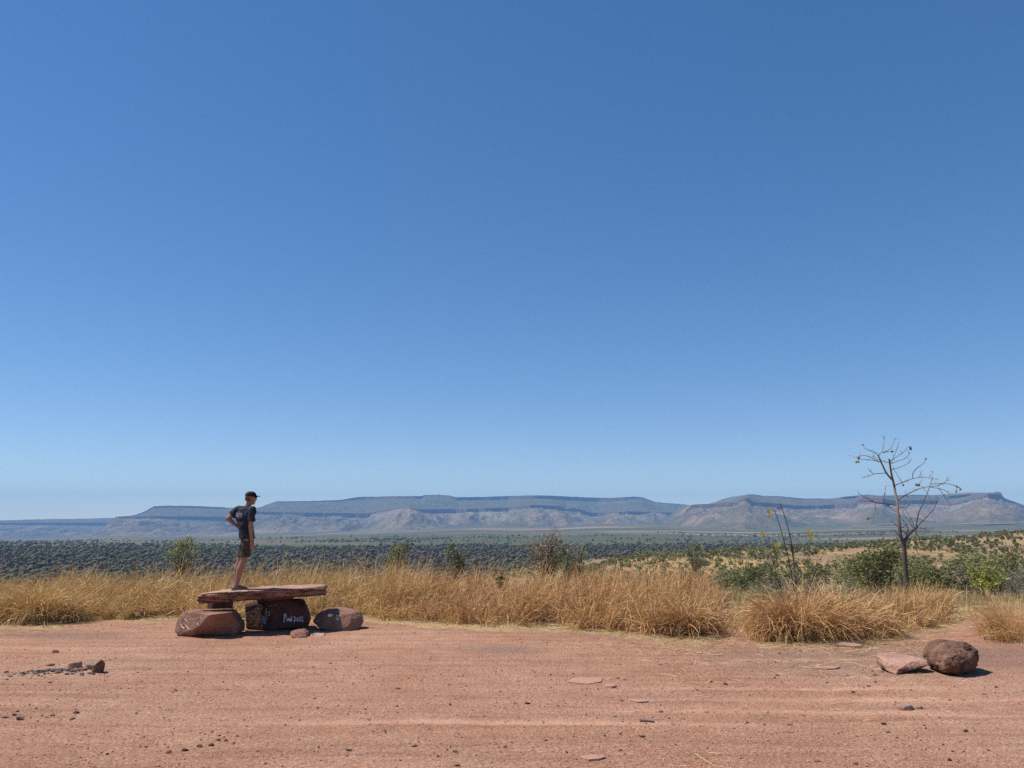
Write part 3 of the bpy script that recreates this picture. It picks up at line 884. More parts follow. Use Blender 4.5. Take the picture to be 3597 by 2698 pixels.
lb = [(655, 2147, 14.92), (700, 2144, 15.0), (800, 2145, 15.0), (812, 2150, 14.66), (826, 2165, 14.92), (846, 2200, 15.0), (843, 2222, 14.98), (828, 2233, 14.95),
      (700, 2240, 14.84), (672, 2238, 14.76), (736, 2160, 14.50), (775, 2155, 14.52), (632, 2232, 14.80), (617, 2212, 14.98), (628, 2180, 15.0), (702, 2202, 14.56), (640, 2160, 15.02), (688, 2222, 14.63)]
rock_boulder_l = rock_thing('boulder', 'reddish boulder seat with worn cream letters on its lit left side', 'boulder', stack(lb, dy=0.42), 0.014, M['rock_boulder'], amp=0.014, freq=6, seed=21, cuts=4)
bl = [(850, 2140, 15.72), (860, 2126, 15.75), (898, 2112, 15.72), (960, 2107, 15.62), (1040, 2106, 15.62), (1066, 2112, 15.66), (1075, 2130, 15.7), (1073, 2190, 15.66), (1066, 2213, 15.66),
      (1000, 2217, 15.55), (900, 2217, 15.58), (862, 2212, 15.66), (850, 2190, 15.72)]
block = rock_thing('boulder', 'dark blocky boulder under the slab with white handwriting painted on it', 'boulder', stack(bl, dy=0.55), 0.014, M['rock_dark'], amp=0.012, freq=6, seed=33)
# wedge of stone between block and slab
wedge = rock_thing('stone', 'dark flat packing stone wedged between the block and the slab', 'stone', [P(905, 2102, 15.35), P(1025, 2093, 15.45), P(1030, 2101, 15.45), P(915, 2113, 15.38), P(905, 2102, 15.95), P(1025, 2091, 15.95), P(1030, 2104, 15.95), P(910, 2113, 15.95), P(980, 2110, 15.5), P(980, 2112, 15.9)], 0.012, M['rock_dark'], amp=0.008, freq=8, seed=35)
rb_ = [(1098, 2178, 15.75), (1108, 2158, 15.8), (1150, 2143, 15.72), (1180, 2138, 15.75), (1240, 2142, 15.75), (1266, 2152, 15.75), (1271, 2175, 15.72), (1270, 2198, 15.66), (1256, 2216, 15.55), (1215, 2222, 15.48),
       (1175, 2220, 15.46), (1150, 2200, 15.52), (1146, 2216, 15.5), (1118, 2205, 15.62), (1147, 2160, 15.6), (1238, 2158, 15.6), (1222, 2200, 15.48)]
boulder_r = rock_thing('boulder', 'brown boulder seat with white paint marks standing just past the end of the slab', 'boulder', stack(rb_, dy=0.4), 0.013, M['rock_boulder'], amp=0.014, freq=7, seed=45, cuts=14)
# support behind the left boulder
g1 = G(760, 2175)
sup = [P(728, 2108, 15.7), P(800, 2107, 15.7), P(728, 2150, 15.7), P(797, 2150, 15.7), Vector((P(735, 2150, 15.7).x, 15.62, -0.03)), Vector((P(800, 2150, 15.7).x, 15.62, -0.03)), P(745, 2106, 15.5), P(790, 2105, 15.5), P(745, 2150, 15.5), P(790, 2150, 15.5)]
sup += [Vector((p.x, p.y + 0.35, p.z)) for p in sup]
rock_thing('boulder', 'dark shaded support stone under the slab behind the reddish boulder seat', 'boulder', sup, 0.016, M['rock_dark'], amp=0.015, freq=6, seed=51)
ss = [(1016, 2234, 14.62), (1022, 2218, 14.68), (1040, 2214, 14.7), (1066, 2211, 14.72), (1076, 2226, 14.66), (1077, 2238, 14.6), (1062, 2247, 14.52), (1030, 2246, 14.52), (1040, 2225, 14.58)]
rock_thing('stone', 'fist-shaped brown stone lying before the table block', 'stone', stack(ss, dy=0.22), 0.009, M['rock_boulder'], amp=0.010, freq=12, seed=61)
fs = [(1078, 2232, 14.82), (1095, 2221, 14.95), (1120, 2224, 14.92), (1138, 2229, 14.85), (1137, 2237, 14.75), (1082, 2240, 14.72)]
rock_thing('stone', 'thin flat stone beside the fist-shaped stone before the table', 'stone', stack(fs, dy=0.18), 0.008, M['rock_slab'], amp=0.007, freq=14, seed=63)

# pair of rocks on the right
fr = [(3103, 2312, 11.55), (3112, 2302, 11.75), (3140, 2299, 11.85), (3200, 2303, 11.75), (3258, 2319, 11.45), (3262, 2336, 11.35), (3245, 2352, 11.3), (3152, 2370, 11.2), (3160, 2350, 11.22), (3108, 2352, 11.4), (3106, 2340, 11.45), (3205, 2322, 11.35)]
rock_thing('rock', 'low flat-topped red rock beside the rough round boulder', 'rock', stack(fr, dy=0.22), 0.011, M['rock_slab'], amp=0.007, freq=8, seed=71, cuts=3)
rbd = [(3266, 2300, 11.45), (3280, 2270, 11.55), (3310, 2254, 11.5), (3350, 2252, 11.45), (3385, 2254, 11.45), (3415, 2275, 11.45), (3428, 2310, 11.5), (3437, 2329, 11.55), (3410, 2352, 11.5), (3380, 2366, 11.3), (3360, 2377, 11.12), (3330, 2374, 11.12),
       (3300, 2358, 11.25), (3272, 2332, 11.4), (3310, 2310, 11.12), (3350, 2305, 11.08), (3390, 2320, 11.15), (3355, 2345, 11.02), (3320, 2345, 11.08)]
round_b = rock_thing('boulder', 'rough round brown boulder standing alone on the bare dirt', 'boulder', stack(rbd, dy=0.35), 0.011, M['rock_rough'], amp=0.020, freq=9, seed=77, rough_=0.020, cuts=26)

# the old fire ring
def small_hull(name, label, cat, u, v, w, h, dy, mat, seed, tilt=0.0, group=None, voxel=0.008):
    rg = random.Random(seed)
    g = G(u, v)
    sc = g.y / F * 1.02
    W, Hh = w * sc / 2, h * sc
    pts = []
    for k in range(16):
        a = k / 16 * math.tau
        rr = 0.8 + 0.3 * rg.random()
        zt = Hh * (0.55 + 0.45 * rg.random()) + tilt * math.cos(a) * Hh
        pts.append(Vector((g.x + W * rr * math.cos(a), g.y + dy / 2 * rr * math.sin(a), max(0.01, zt))))
        pts.append(Vector((g.x + W * 0.95 * math.cos(a), g.y + dy / 2 * 0.95 * math.sin(a), -0.012)))
    return rock_thing(name, label, cat, pts, voxel, mat, group, amp=min(0.008, W * 0.12), freq=14, seed=seed)
hearth = 'charred stones around the old fire'
small_hull('hearth_stone', 'tall dark wedge-shaped stone at the edge of the ash patch', 'stone', 345, 2362, 36, 30, 0.16, M['rock_small'], 81, 0.5)
small_hull('hearth_stone', 'pale topped tilted stone leaning on the dark wedge stone of the fire ring', 'stone', 320, 2350, 40, 20, 0.16, M['rock_pale'], 82, -0.3)
small_hull('hearth_stone', 'pale stone with dark hollow behind the ash of the old fire', 'stone', 262, 2345, 48, 18, 0.14, M['rock_pale'], 83, 0.2)
small_hull('hearth_stone', 'low charred stone lying in the ash of the old fire', 'stone', 222, 2358, 38, 9, 0.10, M['rock_small'], 84, 0.0, hearth)
small_hull('hearth_stone', 'low charred stone lying in the ash of the old fire', 'stone', 178, 2340, 26, 8, 0.10, M['rock_small'], 85, 0.0, hearth)
small_hull('hearth_stone', 'low charred stone lying in the ash of the old fire', 'stone', 285, 2357, 36, 10, 0.10, M['rock_small'], 86, 0.0, hearth)

# flat rock that shows through the dirt
def flat_rock(u, v, w, d, h, seed, label, mat='rock_flat'):
    rg = random.Random(seed)
    g = G(u, v)
    W = w * g.y / F / 2
    pts = []
    for k in range(7):
        a = k / 7 * math.tau + rg.uniform(-.3, .3)
        rr = 0.55 + 0.6 * rg.random()
        x, y = g.x + W * rr * math.cos(a), g.y + d / 2 * rr * math.sin(a)
        pts.append(Vector((x, y, h * (0.6 + 0.5 * rg.random()))))
        pts.append(Vector((g.x + W * rr * 1.03 * math.cos(a), g.y + d / 2 * rr * 1.03 * math.sin(a), -0.03)))
    bm = bmesh.new()
    for q in pts: bm.verts.new(q - g)
    bmesh.ops.convex_hull(bm, input=bm.verts)
    bmesh.ops.delete(bm, geom=[q for q in bm.verts if not q.link_faces], context='VERTS')
    me = bpy.data.meshes.new('flat_rock')
    bm.to_mesh(me); bm.free()
    me.materials.append(M[mat])
    tag(obj('flat_rock', me, None, g), label, 'rock')
flat_rock(2062, 2394, 130, 0.42, 0.022, 91, 'broad pinkish rock plate bedded in the dirt of the clearing')
flat_rock(2146, 2414, 42, 0.17, 0.03, 92, 'small grey rock plate lying against the broad bedded plate')
flat_rock(2240, 2463, 80, 0.22, 0.018, 93, 'narrow pink rock plate bedded in a shallow wheel track')
flat_rock(2985, 2270, 110, 0.40, 0.05, 94, 'flat pink rock slab tilted out of the straw-strewn dirt')
flat_rock(2900, 2348, 120, 0.30, 0.02, 95, 'pinkish bedded rock with a dark stone on its edge')
flat_rock(2075, 2662, 90, 0.16, 0.015, 96, 'thin pink rock plate among small dark stones')
flat_rock(3480, 2248, 66, 0.25, 0.08, 97, 'grey flat rock half hidden by the reddish dry bush of grass')

# stones that can be picked out on the dirt
STONES = {'a': (0, 2250, 2.458, [(255,548,28),(310,580,30),(358,643,32),(267,663,18),(328,697,22),(655,620,55),(930,975,38),(1460,960,55),(1595,935,60),(1725,908,58),(1825,892,50),(1900,812,40),(1890,845,45),(1950,850,45),(2050,820,30),(1190,270,22),(1620,270,22),(1930,350,22),(1520,430,28),(45,285,18),(205,815,18),(1260,912,35),(765,1050,20),(170,130,20),(90,130,18),(235,148,26),(60,155,20),(480,90,60)]),
          'b': (900, 2250, 2.458, [(1005,300,26),(505,492,30),(795,635,20),(1115,773,42),(2105,433,28),(2080,530,24),(1675,550,32),(530,578,30),(940,588,28),(1570,1003,28),(1240,1037,28),(2150,912,40),(1900,990,22),(610,392,22),(215,262,15),(640,195,28),(690,252,28),(860,142,26),(795,135,18),(150,75,16),(385,72,16)]),
          'c': (1800, 2250, 2.458, [(190,273,28),(330,297,26),(525,285,26),(128,530,50),(1285,605,45),(1380,705,25),(2030,710,32),(2100,657,24),(1840,375,48),(1600,435,26),(470,960,38),(555,1020,20),(625,990,22),(700,972,18),(740,1000,40),(835,990,20),(935,947,36),(970,980,20),(1025,900,20),(505,905,18),(795,825,26),(530,832,22),(290,858,30),(1410,902,24),(475,1088,18),(1790,130,20),(1350,660,30),(930,803,28),(2040,180,24),(1550,200,20),(1280,205,24),(1300,125,16)]),
          'd': (2700, 2250, 2.466, [(735,450,40),(560,240,35),(905,258,35),(920,290,40),(985,272,30),(680,292,28),(928,345,40),(868,390,32),(1970,405,32),(1870,467,24),(1355,735,35),(1365,762,25),(1710,785,50),(610,797,28),(885,810,24),(755,1060,48),(1560,1027,50),(1595,960,28),(1690,965,28),(1905,955,30),(1280,835,20),(1320,858,20),(190,165,20),(75,297,40),(55,325,30),(90,107,30),(1115,833,30),(920,850,20),(1480,940,26),(1510,895,30)])}
PALE = {'a': (0, 2250, 2.458, [(148,598,55),(40,648,80),(172,658,100),(120,635,60),(445,636,60),(405,658,40),(620,668,60),(430,352,50)]),
        'b': (900, 2250, 2.458, [(1215,405,55),(1358,893,65),(1715,950,60),(975,672,40),(800,938,60),(1730,1070,60)]),
        'c': (1800, 2250, 2.458, [(940,512,50),(1715,352,45),(905,320,40),(970,332,45),(885,645,50),(1120,820,60)]),
        'd': (2700, 2250, 2.466, [(420,1030,65),(180,715,60),(990,705,70),(1030,780,60),(1570,505,34),(1690,505,34)])}
def proto_stone(seed, flat, mat):
    rg = np.random.default_rng(seed)
    d = rg.normal(size=(14, 3)); d /= np.linalg.norm(d, axis=1)[:, None]
    d *= rg.uniform(0.75, 1.1, (14, 1)) * np.array([1, 0.75, flat])
    bm = bmesh.new()
    for p in d: bm.verts.new(p)
    bmesh.ops.convex_hull(bm, input=bm.verts)
    bmesh.ops.delete(bm, geom=[v for v in bm.verts if not v.link_faces], context='VERTS')
    me = bpy.data.meshes.new('stone')
    bm.to_mesh(me); bm.free()
    me.materials.append(mat)
    return me
PS = [proto_stone(i, 0.75, M['rock_small']) for i in range(7)]
PP = [proto_stone(40 + i, 0.34, M['rock_pale']) for i in range(5)]
rng = random.Random(5)
for tab, protos, lab, grp, sink in ((STONES, PS, 'small dark loose stone', 'dark stones on the dirt', 0.25), (PALE, PP, 'small pale flat chip of stone', 'pale flat chips on the dirt', 0.5)):
    for (ou, ov, sc, lst) in tab.values():
        for (x, y, w) in lst:
            u, v = ou + x / sc, ov + y / sc
            g = G(u, v + w / sc * 0.25)
            s = w / sc * g.y / F / 2
            o = obj('loose_stone' if protos is PS else 'stone_chip', rng.choice(protos), None, (g.x, g.y, gz(g.x, g.y) + s * 0.75 * sink))
            o.rotation_euler = (rng.uniform(-.3, .3) if protos is PS else 0, 0, rng.uniform(-.5, .5) + (math.pi if rng.random() < .5 else 0))
            o.scale = (s, s, s * rng.uniform(.8, 1.1))
            sz_ = 'big' if s > 0.075 else 'tiny' if s < 0.04 else 'small'
            wh_ = 'close to the grass edge' if g.y > 12.5 else 'out in the open clearing' if g.y > 9.3 else 'well out in front of the stone table'
            tag(o, lab.replace('small', sz_) + ' ' + wh_, 'stone', grp)
small_hull('stone', 'pale angular stone with a dark broken end beside its smaller twin', 'stone', 3178, 2492, 52, 17, 0.15, M['rock_pale'], 101, 0.1, None, 0.006)
small_hull('stone', 'little pale angular stone next to the larger pale stone with the dark end', 'stone', 3222, 2491, 32, 12, 0.10, M['rock_pale'], 102, 0.1, None, 0.006)

# gravel and crumbs of dirt
def gravel(name, n, seed, mat, smin, smax, region):
    rg = np.random.default_rng(seed)
    u = rg.uniform(-250, 3850, n * 3); yy = 6.2 * (17.5 / 6.2) ** rg.uniform(0, 1, n * 3)
    x = (u - CX) / F * yy * 1.0
    keep = region(u, x, yy, rg) & (yy < edge_y(u) + 0.3)
    x, yy = x[keep][:n], yy[keep][:n]
    n = len(x)
    base = np.array([[1, 0, 0], [-.5, .8, 0], [-.5, -.8, 0], [.45, .5, .7], [-.7, .1, .75], [.3, -.5, .8]], float)
    tri = np.array([[3, 4, 5], [0, 1, 3], [1, 4, 3], [1, 2, 4], [2, 5, 4], [2, 0, 5], [0, 3, 5]])
    s = smin * (smax / smin) ** (rg.uniform(0, 1, n) ** 2.2)
    a = rg.uniform(0, math.tau, n)
    B = base[None] * rg.uniform(0.7, 1.3, (n, 6, 1))
    X = B[..., 0] * np.cos(a)[:, None] - B[..., 1] * np.sin(a)[:, None]
    Y = B[..., 0] * np.sin(a)[:, None] + B[..., 1] * np.cos(a)[:, None]
    Zb = terrain(x, yy) + micro(x, yy)
    V = np.stack([x[:, None] + X * s[:, None], yy[:, None] + Y * s[:, None], (Zb - s * 0.15)[:, None] + B[..., 2] * s[:, None] * rg.uniform(.5, 1.1, n)[:, None]], -1)
    T = (tri[None] + (np.arange(n) * 6)[:, None, None]).reshape(-1, 3)
    tag(obj(name, mesh_np(name, V, T, mat)), 'loose gravel and crumbs of earth strewn over the clearing', 'gravel', None, 'stuff')
grit = leafy('grit', [(0, (0.13, 0.075, 0.06)), (0.3, (0.26, 0.14, 0.10)), (0.65, (0.40, 0.22, 0.16)), (1, (0.50, 0.34, 0.26))], 0.0, 0.9)
dirtc = leafy('dirt_crumbs', [(0, (0.27, 0.135, 0.09)), (1, (0.44, 0.25, 0.18))], 0.0, 0.95)
gravel('gravel', 4500, 7, grit, 0.005, 0.024, lambda u, x, y, r: r.uniform(0, 1, len(u)) < 0.18 + 0.4 * sstep(2000, 3200, u) * sstep(9, 11, y) + 0.6 * sstep(-2.6, -0.6, y - edge_y(u)) + 0.5 * np.exp(-((u - 280) / 150) ** 2 - ((y - 11.2) / .4) ** 2))
gravel('earth_crumbs', 16000, 8, dirtc, 0.006, 0.020, lambda u, x, y, r: fbm(x * .5, y * .8, seed=44, octv=3) + r.uniform(-.4, .4, len(u)) > -0.1)

# ------------------------------------------------------------------ paint on the stones
def paint(name, rockobj, strokes, width, mat, ou, ov, sc, parent):
    """brush strokes, each a raised ribbon lying on the stone"""
    me = rockobj.data
    off = rockobj.location
    bvh = BVHTree.FromPolygons([v.co + off for v in me.vertices], [tuple(p.vertices) for p in me.polygons])
    eye = Vector((0, 0, CAMH))
    V, Fq = [], []
    for st in strokes:
        pts = []
        for a, b in zip(st[:-1], st[1:]):
            n = max(2, int(math.hypot(b[0] - a[0], b[1] - a[1]) / sc / 0.8))
            for i in range(n):
                pts.append((a[0] + (b[0] - a[0]) * i / n, a[1] + (b[1] - a[1]) * i / n))
        pts.append(st[-1])
        hits = []
        for (x, y) in pts:
            d = Vector(ray(ou + x / sc, ov + y / sc)).normalized()
            h = bvh.ray_cast(eye, d)
            if h[0] is not None and (not hits or (h[0] - hits[-1][0]).length < 0.2):
                hits.append((h[0], h[1], d))
        if len(hits) < 2: continue
        base = len(V)
        for i, (p, nrm, d) in enumerate(hits):
            t = (hits[min(i + 1, len(hits) - 1)][0] - hits[max(i - 1, 0)][0])
            s = t.cross(d)
            if s.length < 1e-6: s = Vector((0, 0, 1))
            s.normalize()
            w = width * (0.85 + 0.3 * math.sin(i * 1.7 + base))
            q = p - d * 0.006
            V += [q - s * w / 2, q + s * w / 2]
        for i in range(len(hits) - 1):
            k = base + 2 * i
            Fq.append((k, k + 1, k + 3, k + 2))
    if not V: return
    V = np.array([tuple(v) for v in V]) - np.array(parent.location)
    o = obj(name, mesh_np(name, V, np.array(Fq), mat), parent)
    return o
def arc(cx, cy, rx, ry, a0, a1, n=14):
    return [(cx + rx * math.cos(rad(a0 + (a1 - a0) * i / n)), cy + ry * math.sin(rad(a0 + (a1 - a0) * i / n))) for i in range(n + 1)]
ZO = (830, 2040, 4.706)
name_strokes = [[(800, 550), (793, 620), (787, 690)], [(785, 575), (800, 548), (822, 560), (826, 590), (808, 612), (795, 618)],
                [(862, 622), (842, 625), (832, 650), (842, 668), (858, 655), (864, 625), (866, 662)],
                [(878, 622), (880, 660), (893, 666), (900, 625), (902, 668)], [(915, 585), (912, 640), (914, 675)],
                [(948, 605), (962, 592), (975, 606), (966, 640), (957, 688)], [(950, 662), (975, 655), (1000, 662)],
                arc(1015, 640, 16, 24, 0, 360), [(1040, 608), (1060, 602), (1062, 625), (1046, 668), (1062, 664), (1078, 668)],
                [(1075, 600), (1094, 596), (1098, 620), (1084, 655), (1084, 670), (1116, 672)]]
paint('painted_handwriting', block, name_strokes, 0.014, M['paint_white'], *ZO, block)
peace = [arc(393, 448, 38, 42, 0, 360), [(400, 400), (396, 448), (394, 490)], [(396, 448), (368, 476)], [(396, 448), (428, 472)]]
paint('painted_peace_sign', block, peace, 0.010, M['paint_faint'], *ZO, block)
paint('painted_mark', block, [[(492, 455), (494, 500), (488, 560), (500, 580), (545, 575), (552, 525), (530, 510), (505, 520)], [(540, 505), (545, 560)], [(435, 585), (430, 660), (422, 760)]], 0.016, M['paint_faint'], *ZO, block)
paint('painted_patch', block, [[(450, 590), (452, 700)], [(462, 585), (466, 715)], [(474, 585), (478, 715)], [(500, 590), (508, 665)]], 0.022, M['paint_blue'], *ZO, block)
paint('painted_scrawl', block, [[(530, 430), (560, 405), (600, 420), (640, 400)], [(620, 395), (625, 412)], [(640, 395), (645, 415)], [(655, 390), (668, 412)], [(575, 485), (577, 505)], [(592, 480), (594, 505)], [(295, 515), (320, 520), (310, 555)], [(325, 512), (335, 530)], [(350, 400), (390, 390)]], 0.008, M['paint_faint'], *ZO, block)
paint('painted_letters', slab, [[(668, 240), (675, 200), (705, 200)], [(672, 220), (695, 218)], [(712, 240), (712, 200), (730, 210), (714, 220), (732, 232), (712, 240)], [(742, 240), (742, 202)], [(765, 205), (744, 222), (764, 236)], arc(785, 220, 12, 16, 40, 320)], 0.008, M['paint_faint'], *ZO, slab)
paint('painted_patch', boulder_r, [[(1515, 565), (1545, 575), (1570, 570)], [(1512, 580), (1550, 588), (1568, 582)], [(1530, 555), (1555, 560), (1600, 568)]], 0.022, M['paint_white'], *ZO, boulder_r)
paint('painted_letters', boulder_r, [[(1645, 575), (1675, 570)], [(1680, 570), (1725, 575)], [(1645, 600), (1665, 606)], [(1685, 590), (1685, 625)], [(1672, 605), (1700, 605)], [(1645, 632), (1680, 634)], [(1690, 630), (1700, 645), (1685, 650)], [(1645, 645), (1670, 645)]], 0.011, M['paint_white'], *ZO, boulder_r)
paint('painted_scrawl', boulder_r, [[(1812, 600), (1815, 655)], [(1320, 628), (1340, 626)], [(1362, 632), (1375, 640)], [(1312, 660), (1365, 660)], [(1312, 672), (1365, 672)]], 0.010, M['paint_faint'], *ZO, boulder_r)
ZL = (600, 2030, 7.213)
paint('painted_letters', rock_boulder_l, [[(405, 1105), (390, 1055), (330, 1045), (275, 1090), (262, 1170), (285, 1245), (340, 1280), (400, 1250), (390, 1180), (340, 1190)], [(415, 1230), (440, 1290), (480, 1300)],
      [(460, 1050), (540, 1040), (640, 1025)], [(530, 1045), (515, 1120), (490, 1190)], [(805, 1020), (740, 1020), (690, 1060), (672, 1110), (690, 1180), (730, 1165)]], 0.022, M['paint_cream'], *ZL, rock_boulder_l)

# ------------------------------------------------------------------ trees and shrubs
def crown_tree(seed, H, W, trunk_f, n_limb, leaf_n, leaf_s, wood, leaf, stems=1, clump=0.13, thick=0.022, cz=0.66, rz=0.36, twigs=4, leaf_aspect=1.8):
    """open rounded crown: limbs reach out to points spread through an egg-shaped volume, leaves hang in clumps about their twigs"""
    rg = np.random.default_rng(seed)
    T = Tubes()
    C = []
    tops = []
    for s in range(stems):
        a = rg.uniform(0, math.tau)
        off = np.array([math.cos(a), math.sin(a), 0]) * (0.0 if stems == 1 else 0.10 * W)
        top = np.array([off[0] * 1.8, off[1] * 1.8, trunk_f * H * rg.uniform(.85, 1.15)]) + rg.normal(0, .03 * W, 3)
        mid = top * 0.5 + off * 0.3 + rg.normal(0, .025 * W, 3)
        T.add([off * 0.5 + np.array([0, 0, -.15]), mid, top], [thick * H, thick * H * .85, thick * H * .65], 6)
        tops.append(top)
    ends = []
    for k in range(n_limb):
        while True:
            d = rg.uniform(-1, 1, 3)
            q = np.linalg.norm(d)
            if 0.5 < q < 1: break
        e = np.array([d[0] * W / 2, d[1] * W / 2, (cz + d[2] * rz) * H])
        st = tops[k % stems] * np.array([1, 1, rg.uniform(.75, 1.0)])
        m1 = st * .55 + e * .45 + np.array([0, 0, .05 * H]) + rg.normal(0, .04 * W, 3)
        T.add([st, m1, e], [thick * H * .42, thick * H * .26, thick * H * .1], 4)
        for j in range(twigs):
            b = m1 + (e - m1) * rg.uniform(.2, 1)
            e2 = b + rg.normal(0, .12 * W, 3) + np.array([0, 0, .04 * H])
            T.add([b, (b + e2) / 2 + rg.normal(0, .015 * W, 3), e2], [thick * H * .11, thick * H * .08, thick * H * .04], 3)
            ends.append(e2)
        ends.append(e)
    ends = np.array(ends)
    wood_me = T.mesh('trunk', wood)
    if not leaf_n: return wood_me, None
    wgt = rg.gamma(0.8, 1, len(ends)); wgt /= wgt.sum()
    pk = rg.choice(len(ends), leaf_n, p=wgt)
    Cc = ends[pk] + rg.normal(size=(leaf_n, 3)) * clump * W * np.array([.55, .55, .5])
    return wood_me, leaf_mesh('crown', Cc, leaf_s, leaf, rg, leaf_aspect)

def leaf_mesh(name, C, size, mat, rg, aspect=1.9):
    n = len(C)
    a = rg.normal(size=(n, 3)); a[:, 2] *= 0.6; a /= np.linalg.norm(a, axis=1)[:, None]
    b = np.cross(a, rg.normal(size=(n, 3))); b /= np.linalg.norm(b, axis=1)[:, None] + 1e-9
    s = size * rg.uniform(0.6, 1.3, (n, 1))
    la, lb = a * s * aspect * 0.5, b * s * 0.5
    V = np.stack([C - la, C + lb * 0.9 - la * 0.1, C + la, C - lb * 0.9 - la * 0.1], 1)
    q = np.arange(n * 4).reshape(n, 4)
    return mesh_np(name, V, q, mat)

def plant(name, label, cat, u, r, vtop, wpx, seed, leaf, wood='bark', stems=1, trunk=0.35, n=900, ls=0.07, limbs=16, group=None, **kw):
    x = P(u, 1950, r).x
    z0 = tz(x, r)
    H = (P(u, vtop - 6, r).z - z0) * 1.03
    W = wpx * r / F * 1.0
    t = thing(name, label, cat, (x, r, z0), 0, group)
    wm, cm = crown_tree(seed, H, W, trunk, limbs, n, ls, M[wood], M[leaf], stems, **kw)
    obj('trunk', wm, t)
    if cm: obj('crown', cm, t)
    return t

plant('small_tree', 'open-crowned olive-leaved tree rising alone behind the grass near the standing man', 'tree', 640, 30, 1887, 92, 201, 'leaf_olive', 'bark', 1, 0.50, 1700, 0.048, 20, cz=.75, rz=.25, thick=.018)
plant('shrub', 'yellowish-green leafy shrub behind the grass, between the brown bush and the grey-green tree', 'shrub', 1400, 31, 1908, 84, 202, 'leaf_olive', 'bark_grey', 3, 0.5, 1700, 0.052, 20, cz=.74, rz=.30)
plant('small_tree', 'small grey-green tree behind the grass next to the twiggy round-crowned tree', 'tree', 1602, 33, 1917, 84, 203, 'leaf_grey', 'bark', 2, 0.55, 1400, 0.052, 18, cz=.78, rz=.24)
plant('small_tree', 'round-crowned tree of grey-brown twigs with hardly any green leaves', 'tree', 1920, 34, 1880, 140, 204, 'leaf_dry', 'bark', 2, 0.45, 3000, 0.045, 40, cz=.74, rz=.27, twigs=9, thick=.018)
plant('shrub', 'grey-green leafy shrub growing against the twiggy round-crowned tree', 'shrub', 2005, 33, 1925, 112, 205, 'leaf_grey', 'bark', 3, 0.5, 2800, 0.055, 24, cz=.74, rz=.26)
plant('shrub', 'dry brown bush showing just above the grass past the end of the slab', 'shrub', 1262, 28, 1944, 110, 206, 'leaf_dry', 'bark_grey', 4, 0.45, 700, 0.045, 22, cz=.72, rz=.28, twigs=7)
plant('shrub', 'low straggly brown-green bush above the grass right behind the standing man', 'shrub', 1020, 27, 1958, 80, 207, 'leaf_dry', 'bark_grey', 3, 0.5, 600, 0.045, 16, cz=.74, rz=.26, twigs=6)
plant('small_tree', 'pale grey-leaved sapling on a bare stem beyond the grass', 'tree', 2443, 35, 1928, 84, 208, 'leaf_grey', 'bark_grey', 1, 0.62, 800, 0.06, 12, cz=.82, rz=.18)
plant('shrub', 'little fresh green shrub poking out of the dry grass', 'shrub', 1755, 19.5, 1998, 40, 209, 'leaf_green', 'bark', 2, 0.4, 550, 0.032, 12, cz=.7, rz=.3)
plant('bush', 'large dense green bush behind the bare tree trunk', 'bush', 3088, 62, 1936, 195, 211, 'leaf_green', 'bark', 4, 0.30, 4600, 0.13, 34, cz=.56, rz=.46, clump=.10)
plant('bush', 'dark leafy bush on several trunks right of the bare tree', 'bush', 3300, 42, 2008, 150, 212, 'leaf_green', 'bark', 4, 0.42, 1900, 0.085, 20, cz=.68, rz=.32)
plant('small_tree', 'thin grey twiggy tree just left of the lime-green shrub', 'tree', 3385, 30, 1985, 80, 213, 'leaf_twig', 'bark', 1, 0.42, 420, 0.035, 24, cz=.70, rz=.30, twigs=8, thick=.016)
plant('shrub', 'bright lime-green shrub standing right of the bare tree', 'shrub', 3455, 28, 1988, 112, 214, 'leaf_lime', 'bark', 3, 0.36, 950, 0.065, 18, cz=.62, rz=.36, clump=.09, leaf_aspect=1.5)
plant('shrub', 'grey leafless thicket of twigs beside the lime-green shrub', 'shrub', 3570, 28, 1985, 150, 215, 'leaf_twig', 'bark_grey', 5, 0.35, 500, 0.03, 40, cz=.60, rz=.40, twigs=9, thick=.014)
plant('bush', 'dark green bush behind the yellow-flowered stems', 'bush', 2685, 80, 1990, 135, 216, 'leaf_green', 'bark', 4, 0.3, 2200, 0.15, 24, cz=.58, rz=.44)

# shrubs that fill the slope on the right
kinds = [('leaf_green', 'bark', 'leafy green shrub on the slope below the lookout', 'green shrubs on the slope', 1300, 0.13, {}),
         ('leaf_grey', 'bark_grey', 'grey-green shrub on the slope below the lookout', 'grey-green shrubs on the slope', 1200, 0.12, {}),
         ('leaf_twig', 'bark_grey', 'leafless grey shrub on the slope below the lookout', 'leafless shrubs on the slope', 700, 0.06, dict(depth=4)),
         ('leaf_olive', 'bark', 'olive shrub on the slope below the lookout', 'olive shrubs on the slope', 1300, 0.13, {})]
protos = []
for k, (lf, wd, lab, grp, n, ls, kw) in enumerate(kinds):
    for j in range(3):
        protos.append((k, crown_tree(300 + k * 10 + j, 3.0, 3.2, 0.30, 22, n, ls, M[wd], M[lf], 3, cz=.58, rz=.42, twigs=8 if kw else 4)))
rg = random.Random(77)
slots = [(2580, 90, 1992, 80, 0), (2850, 95, 1995, 100, 0), (2990, 75, 1987, 90, 3), (3430, 140, 1952, 190, 3), (3545, 120, 1947, 120, 0), (3205, 100, 1962, 140, 3), (2650, 42, 2052, 90, 1), (2905, 40, 2050, 100, 2), (3140, 38, 2066, 60, 1),
         (2540, 60, 2030, 70, 1), (2760, 55, 2030, 80, 2), (3230, 60, 2030, 80, 0), (3020, 48, 2050, 90, 2), (3490, 70, 2000, 110, 0), (3590, 60, 2010, 90, 2), (2470, 100, 2005, 60, 0), (2400, 120, 2000, 50, 1)]
